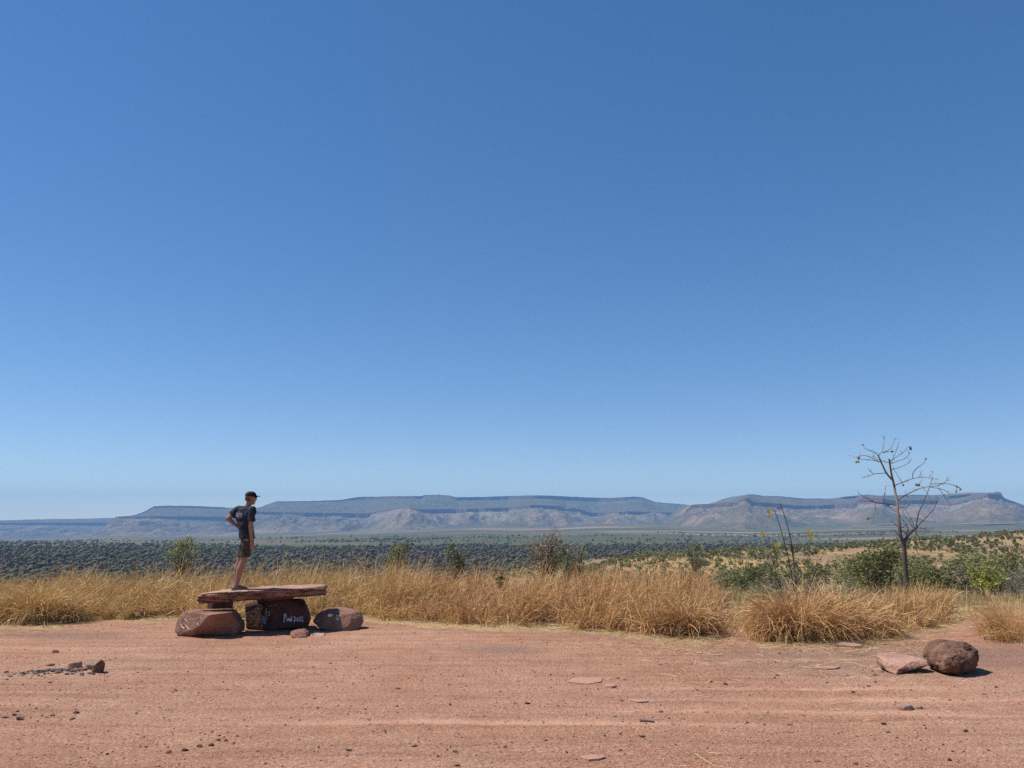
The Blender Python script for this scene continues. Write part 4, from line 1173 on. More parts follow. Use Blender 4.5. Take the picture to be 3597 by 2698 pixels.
for i in range(60):
    u = rg.uniform(2250, 3680); r = 46 * (300 / 46.) ** rg.random()
    x = P(u, 1950, r).x
    z = tz(x, r)
    hgt = rg.uniform(1.3, 3.6) * (0.75 + 0.25 * min(1, r / 120))
    v = CY + F * math.tan(PITCH - math.atan2(z + hgt - CAMH, r))
    if u < 2500 and r < 90: continue
    slots.append((u, r, v, rg.uniform(0.9, 1.5) * hgt * F / r, rg.choice([0, 3, 1, 1, 2, 2])))
for (u, r, v, w, k) in slots:
    cand = [p for p in protos if p[0] == k]
    _, (wm, cm) = rg.choice(cand)
    x = P(u, 1950, r).x
    z = tz(x, r)
    hgt_ = P(u, v, r).z - z
    sw = 'low' if hgt_ < 2.0 else 'tall' if hgt_ > 3.0 else 'middling'
    t = thing('shrub', sw + ' ' + kinds[k][2] + (' well beyond the bare tree' if r > 110 else ' not far past the grass'), 'shrub', (x, r, z - 0.05), rg.uniform(0, 6.28), kinds[k][3])
    sx = w * r / F / 3.2
    t.scale = (sx, sx, (P(u, v, r).z - z) / 3.0)
    obj('trunk', wm, t)
    obj('crown', cm, t)

# savanna trees on the orange hillside: single meshes, a few pixels each
def far_tree(seed, leafm, n=90):
    rg = np.random.default_rng(seed)
    cl = rg.normal(size=(6, 3)) * np.array([0.19, 0.19, 0.13]) + np.array([0, 0, 0.66])
    C = cl[rg.integers(0, 6, n)] * np.array([.8, .8, 1]) + rg.normal(size=(n, 3)) * 0.13
    me = leaf_mesh('savanna_tree', C, 0.15, M[leafm], rg, 1.4)
    V = get_co(me)
    T = Tubes()
    T.add([(0, 0, -0.1), (0.03, 0, 0.3), (0.0, 0.02, 0.6)], [0.035, 0.028, 0.012], 4)
    for k in range(3):
        T.add([(0.03, 0, 0.3), tuple(cl[k] * 0.8), tuple(cl[k])], [0.02, 0.014, 0.006], 3)
    TV, TF = np.concatenate(T.V), np.concatenate(T.F)
    q = np.arange(len(V)).reshape(-1, 4)
    return mesh_np('savanna_tree', np.concatenate([V, TV]), np.concatenate([q, TF + len(V)]), [M[leafm], M['bark']], False, None, np.concatenate([np.zeros(len(q)), np.ones(len(TF))])), np.concatenate([V, TV]), np.concatenate([q, TF + len(V)])
FT = [far_tree(400 + i, 'leaf_green' if i < 4 else 'leaf_olive') for i in range(6)]
rgn = np.random.default_rng(9)
cand = []
for _ in range(9000):
    u = rgn.uniform(1700, 3760); r = 250 * (860 / 250.) ** rgn.random()
    x = P(u, 1950, r).x
    d = fbm(x / 70, r / 120., seed=51, octv=3)
    crest = math.exp(-((r - (760 - 150 * (u < 2600))) / 110) ** 2)
    if u < 2000 and r < 330: continue
    if rgn.random() < np.clip(0.05 + 0.9 * max(0, float(d) - 0.06) * 1.1 + 0.55 * crest, 0, 1):
        cand.append((x, r, u))
cand = cand[:1700]
hg = rgn.uniform(2.2, 4.8, len(cand))
order = np.argsort([-h / c[1] for h, c in zip(hg, cand)])
near, rest = order[:290], order[290:]
XY = np.array([c[:2] for c in cand])
ZZ = terrain(XY[:, 0], XY[:, 1])
for i in near:
    o = obj('savanna_tree', FT[rgn.integers(0, 6)][0], None, (XY[i, 0], XY[i, 1], ZZ[i] - 0.1))
    s = hg[i]
    o.scale = (s * rgn.uniform(.8, 1.3), s * rgn.uniform(.8, 1.3), s)
    o.rotation_euler = (0, 0, rgn.uniform(0, 6.28))
    sw = 'little' if s < 3.2 else 'taller' if s > 4.1 else 'middling'
    wh = 'along the crest of' if XY[i, 1] > 560 else 'on the lower slope of' if XY[i, 1] < 380 else 'halfway up'
    tag(o, f'{sw} savanna tree {wh} the orange dry-grass hillside', 'tree', 'savanna trees on the orange hillside')

def wood_mass(name, label, X, Y, Z, Hh, Wf, mat, tmpl, seed):
    """many small trees that read as one mass"""
    rg = np.random.default_rng(seed)
    n = len(X)
    which = rg.integers(0, len(tmpl), n)
    Vs, Fs, off = [], [], 0
    for k, (tv, tf) in enumerate(tmpl):
        m = which == k
        c = m.sum()
        if not c: continue
        a = rg.uniform(0, math.tau, c)
        sx = Hh[m] * Wf[m]
        vx = (tv[None, :, 0] * np.cos(a)[:, None] - tv[None, :, 1] * np.sin(a)[:, None]) * sx[:, None] + X[m][:, None]
        vy = (tv[None, :, 0] * np.sin(a)[:, None] + tv[None, :, 1] * np.cos(a)[:, None]) * sx[:, None] + Y[m][:, None]
        vz = tv[None, :, 2] * Hh[m][:, None] + Z[m][:, None] - 0.1
        Vs.append(np.stack([vx, vy, vz], -1).reshape(-1, 3))
        Fs.append((tf[None] + (np.arange(c) * len(tv))[:, None, None]).reshape(-1, tf.shape[1]) + off)
        off += c * len(tv)
    tag(obj(name, mesh_np(name, np.concatenate(Vs), np.concatenate(Fs), mat, tmpl[0][1].shape[1] == 3)), label, 'trees', None, 'stuff')
def tiny(seed, n):
    rg = np.random.default_rng(seed)
    C = rg.normal(size=(n, 3)) * np.array([0.2, 0.2, 0.15]) + np.array([0, 0, 0.6])
    me = leaf_mesh('t', C, 0.42, M['leaf_far'], rg, 1.2)
    V = get_co(me)
    bpy.data.meshes.remove(me)
    q = np.arange(len(V)).reshape(-1, 4)
    tr = np.array([[-.03, 0, -.05], [.03, 0, -.05], [.02, 0, .6], [-.02, 0, .6]])
    return np.concatenate([V, tr]), np.concatenate([q, [[len(V), len(V) + 1, len(V) + 2, len(V) + 3]]])
def blob(seed):
    rg = np.random.default_rng(seed)
    bm = bmesh.new()
    bmesh.ops.create_icosphere(bm, subdivisions=1, radius=1.0)
    V = np.array([tuple(v.co) for v in bm.verts]); Fq = np.array([[v.index for v in f.verts] for f in bm.faces])
    bm.free()
    V = V * rg.uniform(0.75, 1.15, (len(V), 1)) * np.array([.36, .36, .40]) + np.array([0, 0, .60])
    return V, Fq
wood_mass('hillside_scrub', 'scattered smaller trees and scrub over the far hillside', XY[rest, 0], XY[rest, 1], ZZ[rest], hg[rest] * 0.9, rgn.uniform(.8, 1.3, len(rest)), M['leaf_green'], [tiny(500 + i, 22) for i in range(5)], 61)
# low scrub between them
us = rgn.uniform(1750, 3760, 7000); rs = 240 * (820 / 240.) ** rgn.random(7000)
xs = (us - CX) / F * rs * 1.015
kp = fbm(xs / 45, rs / 70, seed=53, octv=3) > -0.02
xs, rs = xs[kp], rs[kp]
wood_mass('low_scrub', 'low grey-green scrub dotting the dry hillside', xs, rs, terrain(xs, rs), rgn.uniform(.7, 1.8, len(xs)), rgn.uniform(1.0, 1.6, len(xs)), M['leaf_olive'], [tiny(520 + i, 10) for i in range(4)], 62)

# the wooded plain
N = 82000
us = rgn.uniform(-850, 4350, N); rs = 640 * (3800 / 640.) ** (rgn.random(N) ** 1.1)
xs = (us - CX) / F * rs * 1.015
hill = sstep(1500, 2000, us)
ok = rs > 660 + 420 * hill
wav = 240 * fbm(xs / 420, rs / 2000, seed=57, octv=3)
rs0 = rs
rs = rs + wav
belt = np.where(us < 800, sstep(1250, 1420, rs) * (1 - sstep(1900, 2000, rs)), sstep(1620, 1700, rs) * (1 - sstep(1950, 2050, rs)))
belt = np.maximum(belt, 0.9 * sstep(2500, 2800, us) * sstep(1150, 1300, rs) * (1 - sstep(1900, 2050, rs)))
rs = rs0
bn = fbm(xs / 160, rs / 260, seed=55, octv=3)
fade = 1 - sstep(1750, 2900, rs + 1.5 * wav)
dens = np.where(rs < 1900, 0.72 + 0.7 * np.clip(bn, -.8, 1), 0) * fade + (1 - fade) * 0.9 * np.clip(fbm(xs / 420, rs / 300, seed=56, octv=3) - 0.0, 0, 1)
dens = np.maximum(dens, belt)
burn = sstep(900, 1050, us) * (1 - sstep(2750, 2900, us)) * sstep(1150, 1300, rs) * (1 - sstep(1620, 1700, rs))
keep = ok & (rgn.random(N) < dens)
isb = rgn.random(N) < np.clip(0.18 + 0.75 * burn + 0.35 * (rs < 1250) * (us < 1500), 0, 1) * (1 - belt * .9)
for nm, lab, m, mat, tm in (('valley_woodland', 'dense green woodland covering the valley floor', keep & ~isb, 'woodland', [blob(540 + i) for i in range(6)]), ('burnt_woodland', 'brown burnt woodland on the valley floor', keep & isb, 'woodland_burnt', [blob(560 + i) for i in range(6)])):
    hh = rgn.gamma(5.0, 0.9, m.sum()).clip(1.6, 9.5)
    wood_mass(nm, lab, xs[m], rs[m], terrain(xs[m], rs[m]), hh, rgn.uniform(0.7, 2.0, m.sum()), M[mat], tm, 63)
# taller loose-crowned trees standing out of it
m = keep & (rgn.random(N) < 0.16)
wood_mass('tall_woodland_trees', 'taller loose-crowned trees standing out of the valley woodland', xs[m] + rgn.normal(0, 6, m.sum()), rs[m] + rgn.normal(0, 6, m.sum()), terrain(xs[m], rs[m]), rgn.uniform(5.5, 10.5, m.sum()), rgn.uniform(.7, 1.2, m.sum()), M['leaf_far'], [tiny(580 + i, 12) for i in range(5)], 64)

# ------------------------------------------------------------------ dry grass
def blade_mesh(name, B, az, tilt, curl, L, W, mat, seg=6, seed=0, wig=0.25, kink=0.0):
    rg = np.random.default_rng(seed)
    n = len(B)
    p = np.array(B, float)
    pts = [p.copy()]
    az = az.copy()
    tilt = tilt.copy()
    kat = rg.integers(1, seg, n); kinked = rg.random(n) < kink          # a stem snapped over part way up
    kt, ka = rg.uniform(0.5, 1.6, n), rg.normal(0, 0.9, n)
    for i in range(seg):
        snap = kinked & (kat == i)
        tilt = np.where(snap, tilt + kt, tilt); az = np.where(snap, az + ka, az)
        th = np.clip(tilt + curl * ((i + 0.5) / seg) ** 1.3, -0.2, 2.75)
        az = az + rg.normal(size=n) * wig * 0.5
        th2 = th + rg.normal(size=n) * wig * 0.35
        d = np.stack([np.sin(th2) * np.cos(az), np.sin(th2) * np.sin(az), np.cos(th2)], -1)
        p = p + d * (L / seg)[:, None]
        p[:, 2] = np.maximum(p[:, 2], B[:, 2] + 0.012)
        pts.append(p.copy())
    C = np.stack(pts, 1)
    ps = rg.uniform(0, math.tau, n)
    side = np.stack([-np.sin(az) * np.cos(ps), np.cos(az) * np.cos(ps), np.sin(ps)], -1)
    t = np.linspace(0, 1, seg + 1)
    w = W[:, None] * (1 - 0.75 * t[None] ** 1.5)
    V = np.stack([C - side[:, None] * w[..., None] / 2, C + side[:, None] * w[..., None] / 2], 2)
    b = (np.arange(n) * (seg + 1) * 2)[:, None]
    k = np.arange(seg)[None] * 2
    q = np.stack([b + k, b + k + 1, b + k + 3, b + k + 2], -1).reshape(-1, 4)
    return mesh_np(name, V, q, mat)

rg = np.random.default_rng(123)
HU = [-700, 0, 300, 700, 1300, 1900, 2300, 2420, 2500, 2560, 2620, 2700, 3000, 3120, 3220, 3300, 3400, 4300]
HS = [.64, .64, .67, .76, .76, .80, .80, .70, .46, .34, .34, .42, .42, .44, .42, .34, .24, .22]
LEAN = lambda u: np.interp(u, [0, 900, 1500, 2100, 2600, 3600], [0.55, 0.55, 0.35, 0.15, 0.0, 0.0])      # how strongly the stalks are laid over to the right
def sward(name, label, n_clump, per, seed, mat, u0, u1, dmax, wmin, wmax, hs=1.0, dens_pow=1.0):
    rg = np.random.default_rng(seed)
    u = rg.uniform(u0, u1, n_clump)
    d = dmax * rg.uniform(0, 1, n_clump) ** dens_pow
    y = edge_y(u) + 0.10 + d
    x = (u - CX) / F * y * 1.0
    hh = np.interp(u, HU, HS) * hs
    hn = fbm(x * 0.9, y * 0.9, seed=71, octv=3)
    hh = hh * np.clip(1.0 + 0.75 * hn, 0.35, 1.5)
    hh = hh * (0.62 + 0.38 * sstep(0, 1.1, d + 0.35 * fbm(x * 1.6, y, seed=72, octv=2)))
    caz = np.where(rg.random(n_clump) < 0.55, rg.normal(0, 0.7, n_clump), rg.uniform(0, math.tau, n_clump))
    lean = LEAN(u)
    # the outer clumps flop towards the clearing
    flop = (d < 0.55) & (rg.random(n_clump) < 0.6)
    caz = np.where(flop, rg.normal(-0.55, 0.75, n_clump), caz)
    ci = np.repeat(np.arange(n_clump), per)
    n = len(ci)
    B = np.stack([x[ci] + rg.normal(0, .09, n), y[ci] + rg.normal(0, .09, n), np.zeros(n)], -1)
    B[:, 2] = terrain(B[:, 0], B[:, 1]) - 0.01
    az = caz[ci] + rg.normal(0, 1.15, n)
    tilt = np.abs(rg.normal(0.12, 0.34, n)) + lean[ci] * 0.55 * rg.uniform(0.3, 1.2, n) + 0.15 * flop[ci]
    curl = np.where(rg.random(n) < 0.5, rg.uniform(0, 0.35, n), rg.gamma(1.8, 0.75, n)) + 0.3 * flop[ci]
    L = hh[ci] * rg.uniform(0.75, 1.45, n)
    W = rg.uniform(wmin, wmax, n)
    o = obj(name, blade_mesh(name, B, az, tilt, curl, L, W, mat, 7, seed, 0.30, 0.45))
    return tag(o, label, 'grass', None, 'stuff')
sward('dry_grass', 'tall golden dry grass leaning over behind the stone table', 950, 30, 1, M['straw'], -350, 1450, 8.5, .010, .022, 1.0, 1.35)
sward('dry_grass', 'tall reddish dry grass standing along the edge of the clearing', 640, 31, 2, M['straw_red'], 1380, 2500, 8.0, .010, .022, 1.0, 1.35)
sward('dry_grass', 'short faded grass on the ground around the bare tree', 420, 24, 3, M['grass_dull'], 2440, 3900, 9.0, .007, .015, 0.9, 1.2)
sward('dry_grass', 'reddish dry grass around the foot of the bare tree', 170, 30, 4, M['straw_red'], 2880, 3270, 2.6, .008, .018, 1.15, 1.0)

# straight broken stalks that stick out of the grass
n = 4200
u = rg.uniform(-300, 3250, n)
y = edge_y(u) + 0.1 + rg.gamma(1.5, 1.3, n)
x = (u - CX) / F * y
B = np.stack([x, y, terrain(x, y)], -1)
az = np.where(rg.random(n) < 0.7, rg.normal(0.1, 0.5, n), rg.uniform(0, 6.28, n))
Ls = rg.uniform(0.45, 1.45, n) * np.interp(u, HU, HS)
o = obj('grass_stalks', blade_mesh('grass_stalks', B, az, rg.uniform(0.1, 1.25, n), rg.uniform(0, 0.25, n), Ls, rg.uniform(.007, .016, n), M['straw_pale'], 4, 5, 0.03, 0.4))
tag(o, 'pale stiff stalks sticking out of the dry grass', 'grass', None, 'stuff')
n = 260
u = rg.uniform(-300, 3450, n)
y = edge_y(u) + rg.uniform(0.8, 6, n)
x = (u - CX) / F * y
B = np.stack([x, y, terrain(x, y)], -1)
o = obj('seed_stalks', blade_mesh('seed_stalks', B, rg.normal(0.1, 1.0, n), rg.uniform(0.05, 0.35, n), rg.uniform(0.6, 1.9, n), rg.uniform(1.1, 1.75, n) * np.interp(u, HU, HS) ** 0.7, rg.uniform(.008, .013, n), M['straw'], 9, 6, 0.12))
tag(o, 'long thin arching seed stalks rising above the grass', 'grass', None, 'stuff')

# separate tussocks
def tussock(label, u, v, wpx, dep, h, n, seed, mat, droop=1.5, wmin=.008, wmax=.020, group=None):
    rg = np.random.default_rng(seed)
    g = G(u, v)
    cy = g.y + dep / 2
    cx = P(u, v, cy).x
    W = wpx * cy / F / 2
    # several sheaves flopping different ways make one mound
    k = max(7, int(wpx / 16))
    sa = rg.uniform(0, math.tau, k); sq = np.sqrt(rg.uniform(0, 1, k)) * 0.8
    sx, sy = sq * np.cos(sa), sq * np.sin(sa)
    saz = np.arctan2(sy * 0.22, sx) + rg.normal(0, 0.5, k)
    sh = rg.uniform(0.75, 1.2, k) * (1.1 - 0.45 * sq); sdr = rg.uniform(0.6, 1.35, k)
    ci = rg.integers(0, k, n)
    lx = (sx[ci] + rg.normal(0, .16, n)) * W * 0.75; ly = (sy[ci] + rg.normal(0, .16, n)) * dep * 0.38
    q = np.hypot(lx / W, ly / (dep / 2))
    B = np.stack([lx, ly, np.full(n, -0.01)], -1)
    out = saz[ci] + rg.normal(0, 0.75, n)
    tilt = np.abs(rg.normal(0.12, 0.3, n)) + 0.22 * q
    curl = (rg.gamma(3.0, droop / 3, n) + 0.2) * sdr[ci]
    L = h * sh[ci] * rg.uniform(0.9, 1.6, n)
    stray = rg.random(n) < 0.3                      # broken stems lying any way
    out = np.where(stray, rg.uniform(0, math.tau, n), out)
    tilt = np.where(stray, rg.uniform(0.2, 1.2, n), tilt)
    curl = np.where(stray, rg.uniform(0, 0.5, n), curl)
    L = np.where(stray, L * rg.uniform(.5, .95, n), L)
    me = blade_mesh('grass_tussock', B, out, tilt, curl, L, rg.uniform(wmin, wmax, n), mat, 8, seed, 0.26, 0.4)
    o = obj('grass_tussock', me, None, (cx, cy, 0))
    return tag(o, label, 'grass tussock', group)
tussock('big rounded tussock of drooping straw at the foot of the yellow-flowered stems', 2810, 2268, 400, 1.7, 0.84, 3900, 11, M['straw_red'], 1.75)
tussock('peaked straw tussock leaning against the big rounded tussock', 2965, 2248, 220, 1.3, 0.85, 1800, 12, M['straw_red'], 1.6)
tussock('fine reddish-brown bush of dry grass beside the grey flat rock', 3560, 2265, 260, 1.3, 0.62, 4200, 13, M['straw_red'], 0.8, .004, .008)
tussock('round straw tussock with a dark hollow next to the gap in the grass', 2420, 2243, 260, 1.2, 0.66, 1900, 14, M['straw_red'], 1.7)
tussock('low dark tussock at the end of the golden grass nearest the fire ring', 130, 2198, 420, 1.5, 0.72, 3000, 15, M['straw'], 1.3)
tussock('small flattened tussock of straw between the fire ring and the reddish boulder seat', 450, 2178, 190, 0.8, 0.34, 1300, 16, M['straw'], 1.7)

# fallen straw on the ground
n = 11500
u = np.concatenate([rg.uniform(-300, 3900, 6000), rg.uniform(2100, 3850, 5500)])
d = -rg.gamma(1.3, 0.42, n) + 0.55
d[6000:] = -rg.gamma(1.7, 1.05, 5500) + 0.3
u[6000:] += rg.normal(0, 160, 5500)
y = edge_y(u) + d
x = (u - CX) / F * y
B = np.stack([x, y, terrain(x, y) + micro(x, y) + 0.006 + 0.02 * rg.random(n) * (d > -0.4)], -1)
az = np.where(rg.random(n) < 0.45, rg.normal(0, 0.35, n), rg.uniform(0, 6.28, n)) + math.pi * (rg.random(n) < .5)
kp = (fbm(x * 1.1, y * 1.6, seed=91, octv=3) + rg.normal(0, .25, n) > -0.12) | (np.arange(n) < 3500)
Lf = rg.uniform(.08, .50, n) * np.where(np.arange(n) < 6000, 1, .5)
B, az, Lf = B[kp], az[kp], Lf[kp]
n = len(B)
o = obj('fallen_straw', blade_mesh('fallen_straw', B, az, np.full(n, 1.45) + rg.normal(0, .08, n), rg.uniform(0, .15, n), Lf, rg.uniform(.003, .008, n), M['straw_pale'], 3, 7, 0.05))
tag(o, 'flattened pale straw littering the dirt along the grass edge', 'straw', None, 'stuff')
# a few single straws out on the dirt
def straw(pts, r, label='single straw lying on the bare red dirt'):
    T = Tubes()
    q = [G(u, v) for u, v in pts]
    c = q[0]
    T.add([(p.x - c.x, p.y - c.y, gz(p.x, p.y) + r * 0.9) for p in q], [r] * (len(q) - 1) + [r * .4], 5)
    tag(obj('straw', T.mesh('straw', M['straw_pale']), None, (c.x, c.y, 0)), label, 'straw', 'single straws on the dirt')
for pts in ([(2440, 2645), (2480, 2670), (2510, 2686), (2545, 2692), (2580, 2698)], [(2407, 2645), (2440, 2642), (2485, 2643)], [(792, 2573), (820, 2573), (865, 2580)], [(2287, 2563), (2315, 2576)], [(715, 2564), (740, 2570)], [(320, 2645), (345, 2662)],
            [(972, 2397), (998, 2402)], [(1470, 2450), (1500, 2453)], [(2620, 2470), (2660, 2478)], [(3180, 2372), (3250, 2392)], [(2640, 2521), (2766, 2521)]):
    straw(pts, 0.0045)
T = Tubes()
q = [G(u, v) for u, v in ((2248, 2533), (2270, 2533), (2298, 2537))]
c = q[0]
T.add([(p.x - c.x, p.y - c.y, gz(p.x, p.y) + 0.014) for p in q], [0.022, 0.020, 0.010], 7)
tag(obj('stick', T.mesh('stick', M['bark_grey']), None, (c.x, c.y, 0)), 'short thick grey stick lying on the bare dirt', 'stick')

# charcoal and cinders in the old fire
n = 130
x = -6.42 + rg.normal(0, .26, n); y = 11.22 + rg.normal(0, .10, n)
base = np.array([[1, 0, 0], [-.5, .8, 0], [-.5, -.8, 0], [.45, .5, .7], [-.7, .1, .75], [.3, -.5, .8]], float)
tri = np.array([[3, 4, 5], [0, 1, 3], [1, 4, 3], [1, 2, 4], [2, 5, 4], [2, 0, 5], [0, 3, 5]])
s = rg.uniform(.008, .03, n); a = rg.uniform(0, 6.28, n)
Bq = base[None] * rg.uniform(.7, 1.3, (n, 6, 1))
V = np.stack([x[:, None] + (Bq[..., 0] * np.cos(a)[:, None] - Bq[..., 1] * np.sin(a)[:, None]) * s[:, None] * 1.5, y[:, None] + (Bq[..., 0] * np.sin(a)[:, None] + Bq[..., 1] * np.cos(a)[:, None]) * s[:, None], (terrain(x, y) + micro(x, y))[:, None] + Bq[..., 2] * s[:, None]], -1)
char = leafy('charcoal', [(0, (0.04, 0.036, 0.033)), (0.5, (0.15, 0.115, 0.095)), (1, (0.34, 0.255, 0.21))], 0.0, 0.9)
tag(obj('charcoal', mesh_np('charcoal', V, (tri[None] + (np.arange(n) * 6)[:, None, None]).reshape(-1, 3), char)), 'charcoal and grey cinders of the old fire', 'charcoal', None, 'stuff')

# little green plant between boulder and block
g = G(825, 2218)
t = thing('green_plant', 'small broad-leaved green plant between the boulder seat and the table block', 'plant', (g.x, 15.55, 0))
rp = np.random.default_rng(31)
T = Tubes()
C = []
for k in range(7):
    a = rp.uniform(0, 6.28); h = rp.uniform(.18, .46)
    e = np.array([math.cos(a) * .14, math.sin(a) * .08, h])
    T.add([(0, 0, -.02), tuple(e * np.array([.4, .4, .6])), tuple(e)], [.006, .005, .003], 4)
    for f in np.linspace(.4, 1, 5): C.append(e * np.array([f, f, f]) + rp.normal(0, .025, 3))
obj('stem', T.mesh('stem', M['leaf_olive']), t)
obj('leaves', leaf_mesh('leaves', np.array(C), 0.065, M['leaf_lime'], rp, 2.0), t)

# ------------------------------------------------------------------ the bare tree
def smooth_path(pts, k=3):
    p = np.array(pts, float)
    for _ in range(1):
        if len(p) < 3: break
        q = [p[0]]
        for a, b in zip(p[:-1], p[1:]):
            q += [a * .75 + b * .25, a * .25 + b * .75]
        q.append(p[-1])
        p = np.array(q)
    return p
BT_Y = 23.5
bt_base = P(2900 + 695 / 2.37, 1500 + 1500 / 2.37, BT_Y)
bt_z = tz(bt_base.x, BT_Y)
btree = thing('bare_tree', 'bare leafless tree with dark trunk and a few round fruits on its twigs', 'tree', (bt_base.x, BT_Y, bt_z))
def bt(x, y):
    w = sstep(0, 1, (960 - y) / 500)
    off = float(w) * (0.75 * math.sin(x / 95 + 1.3) + 0.55 * math.sin(y / 120 + x / 160))
    p = P(2900 + x / 2.37, 1500 + y / 2.37, BT_Y + off)
    return (p.x - bt_base.x, p.y - BT_Y, p.z - bt_z)
PXM = 1 / 2.37 * BT_Y / F
LIMBS = [
    ('trunk', 27, 19, [(700, 1560), (696, 1480), (690, 1400), (672, 1250), (660, 1130), (655, 1000), (642, 945)]),
    ('limb', 17, 8, [(650, 985), (632, 930), (620, 880), (612, 800), (600, 700), (595, 620), (580, 550), (570, 480), (550, 400), (540, 340), (530, 270)]),
    ('limb', 10, 5, [(550, 435), (505, 385), (475, 320), (450, 260), (435, 235)]),
    ('limb', 18, 11, [(648, 975), (672, 930), (692, 890), (722, 862), (765, 832)]),
]
TWIGS = [
    (4, 2, [(445, 245), (420, 215), (370, 200), (335, 175)]), (4, 2, [(440, 240), (470, 205), (480, 170), (487, 110), (490, 75)]), (4.5, 2, [(460, 295), (400, 265), (350, 240), (300, 235), (250, 255), (215, 235)]),
    (4, 2, [(465, 295), (390, 275), (320, 270), (275, 262)]), (4, 2, [(532, 300), (490, 290), (440, 270), (390, 240)]), (4, 2, [(475, 213), (530, 190), (560, 150), (575, 95)]), (3, 2, [(475, 213), (550, 200), (570, 205)]),
    (4, 2, [(530, 305), (560, 260), (590, 200), (610, 125)]), (4, 2, [(535, 290), (600, 240), (650, 210), (695, 160)]), (4, 2, [(540, 308), (610, 280), (660, 265), (705, 215)]), (4, 2, [(545, 355), (620, 335), (690, 305), (715, 265)]),
    (4.5, 2, [(510, 385), (460, 385), (400, 390), (350, 415), (300, 417)]), (3, 2, [(400, 388), (375, 375), (360, 355)]), (6, 2.5, [(575, 487), (640, 460), (720, 430), (800, 415), (870, 425), (935, 437)]),
    (4.5, 2, [(725, 428), (725, 380), (770, 335), (820, 300), (835, 265)]), (3, 2, [(860, 420), (900, 370)]), (3, 2, [(780, 416), (800, 370)]), (6.5, 2.5, [(600, 608), (660, 570), (740, 530), (800, 505), (870, 495), (930, 490), (990, 465), (1015, 435)]),
    (4, 2, [(870, 500), (940, 510), (1000, 530), (1035, 560)]), (4, 2, [(874, 475), (950, 470), (1010, 470), (1070, 485), (1120, 505)]), (3, 1.6, [(940, 512), (980, 560), (1010, 600), (1022, 625)]), (3, 1.6, [(805, 508), (850, 550), (875, 590), (885, 645)]),
    (5, 2, [(605, 672), (660, 670), (690, 660), (700, 610), (670, 560), (668, 525)]), (6.5, 2, [(595, 652), (520, 640), (460, 635), (410, 630), (360, 600), (310, 575), (275, 555)]), (4, 2, [(440, 634), (380, 620), (330, 618), (280, 610)]),
    (3, 2, [(415, 630), (412, 700), (395, 755), (350, 765)]), (4, 2, [(500, 638), (480, 590), (495, 540), (500, 490)]), (5, 3, [(604, 718), (550, 680), (510, 640)]), (6.5, 3, [(755, 838), (765, 750), (790, 680), (830, 590), (865, 500), (893, 410)]),
    (5.5, 2, [(760, 835), (820, 770), (880, 710), (920, 650), (932, 590)]), (5, 3, [(698, 885), (670, 800), (640, 770), (612, 735)]), (4.5, 2, [(735, 850), (700, 790), (660, 740), (640, 690)]), (4, 2, [(745, 845), (700, 740), (660, 680), (625, 630)]),
    (6, 4, [(690, 893), (650, 870), (615, 850), (605, 800)]), (5, 2, [(630, 930), (590, 880), (550, 850)]), (4, 2, [(768, 840), (840, 852), (900, 845)]), (3.5, 1.5, [(755, 840), (750, 950), (755, 1040), (790, 1085), (850, 1080)]),
    (4, 2, [(735, 860), (780, 920), (790, 990)]), (4, 2, [(610, 835), (570, 800), (530, 785)]), (3.5, 2, [(615, 852), (650, 830), (690, 800)]), (3, 1.6, [(560, 345), (590, 385), (620, 440), (645, 468)]), (3, 1.6, [(300, 235), (285, 250), (268, 280)]), (2.5, 1.5, [(1085, 490), (1095, 510), (1088, 530)]), (3, 1.6, [(800, 418), (805, 445), (770, 478)]), (3, 2, [(340, 178), (318, 158), (310, 148)])]
lt = None
for nm, r0, r1, pts in LIMBS:
    p = smooth_path(pts)
    T = Tubes()
    T.add([bt(*q) for q in p], np.linspace(r0, r1, len(p)) * PXM * 0.85, 9)
    obj(nm, T.mesh(nm, M['bark_tree']), btree)
rgt = random.Random(3)
for r0, r1, pts in TWIGS:
    p = smooth_path(pts)
    T = Tubes()
    T.add([bt(*q) for q in p], np.linspace(r0, r1, len(p)) * PXM * 0.80, 5)
    # short spurs along the branch
    for k in range(max(2, len(p) // 2)):
        i = rgt.randrange(1, len(p))
        a = rgt.uniform(0, 6.28)
        ln = rgt.uniform(12, 44)
        T.add([bt(*p[i]), bt(p[i][0] + math.cos(a) * ln * .6, p[i][1] + math.sin(a) * ln * .5 - 4), bt(p[i][0] + math.cos(a) * ln, p[i][1] + math.sin(a) * ln * .8 - 10)], [r1 * .75 * PXM, r1 * .6 * PXM, r1 * .35 * PXM], 4)
    obj('branch', T.mesh('branch', M['bark_tree']), btree)
fruit_g = plain('green_fruit', (0.22, 0.26, 0.06), 0.5, 0.2, 20)
fruit_b = plain('brown_pod', (0.16, 0.085, 0.055), 0.8, 0.4, 20)
def fruit(x, y, rpx, brown):
    bm = bmesh.new()
    bmesh.ops.create_icosphere(bm, subdivisions=2, radius=rpx * PXM)
    rr = random.Random(int(x * 7 + y))
    for v in bm.verts:
        v.co.z *= 1.15
        if brown: v.co *= rr.uniform(.75, 1.2)
    me = bpy.data.meshes.new('fruit')
    bm.to_mesh(me); bm.free()
    me.materials.append(fruit_b if brown else fruit_g)
    if not brown:
        for p in me.polygons: p.use_smooth = True
    o = obj('fruit' if not brown else 'seed_pod', me, btree, bt(x, y))
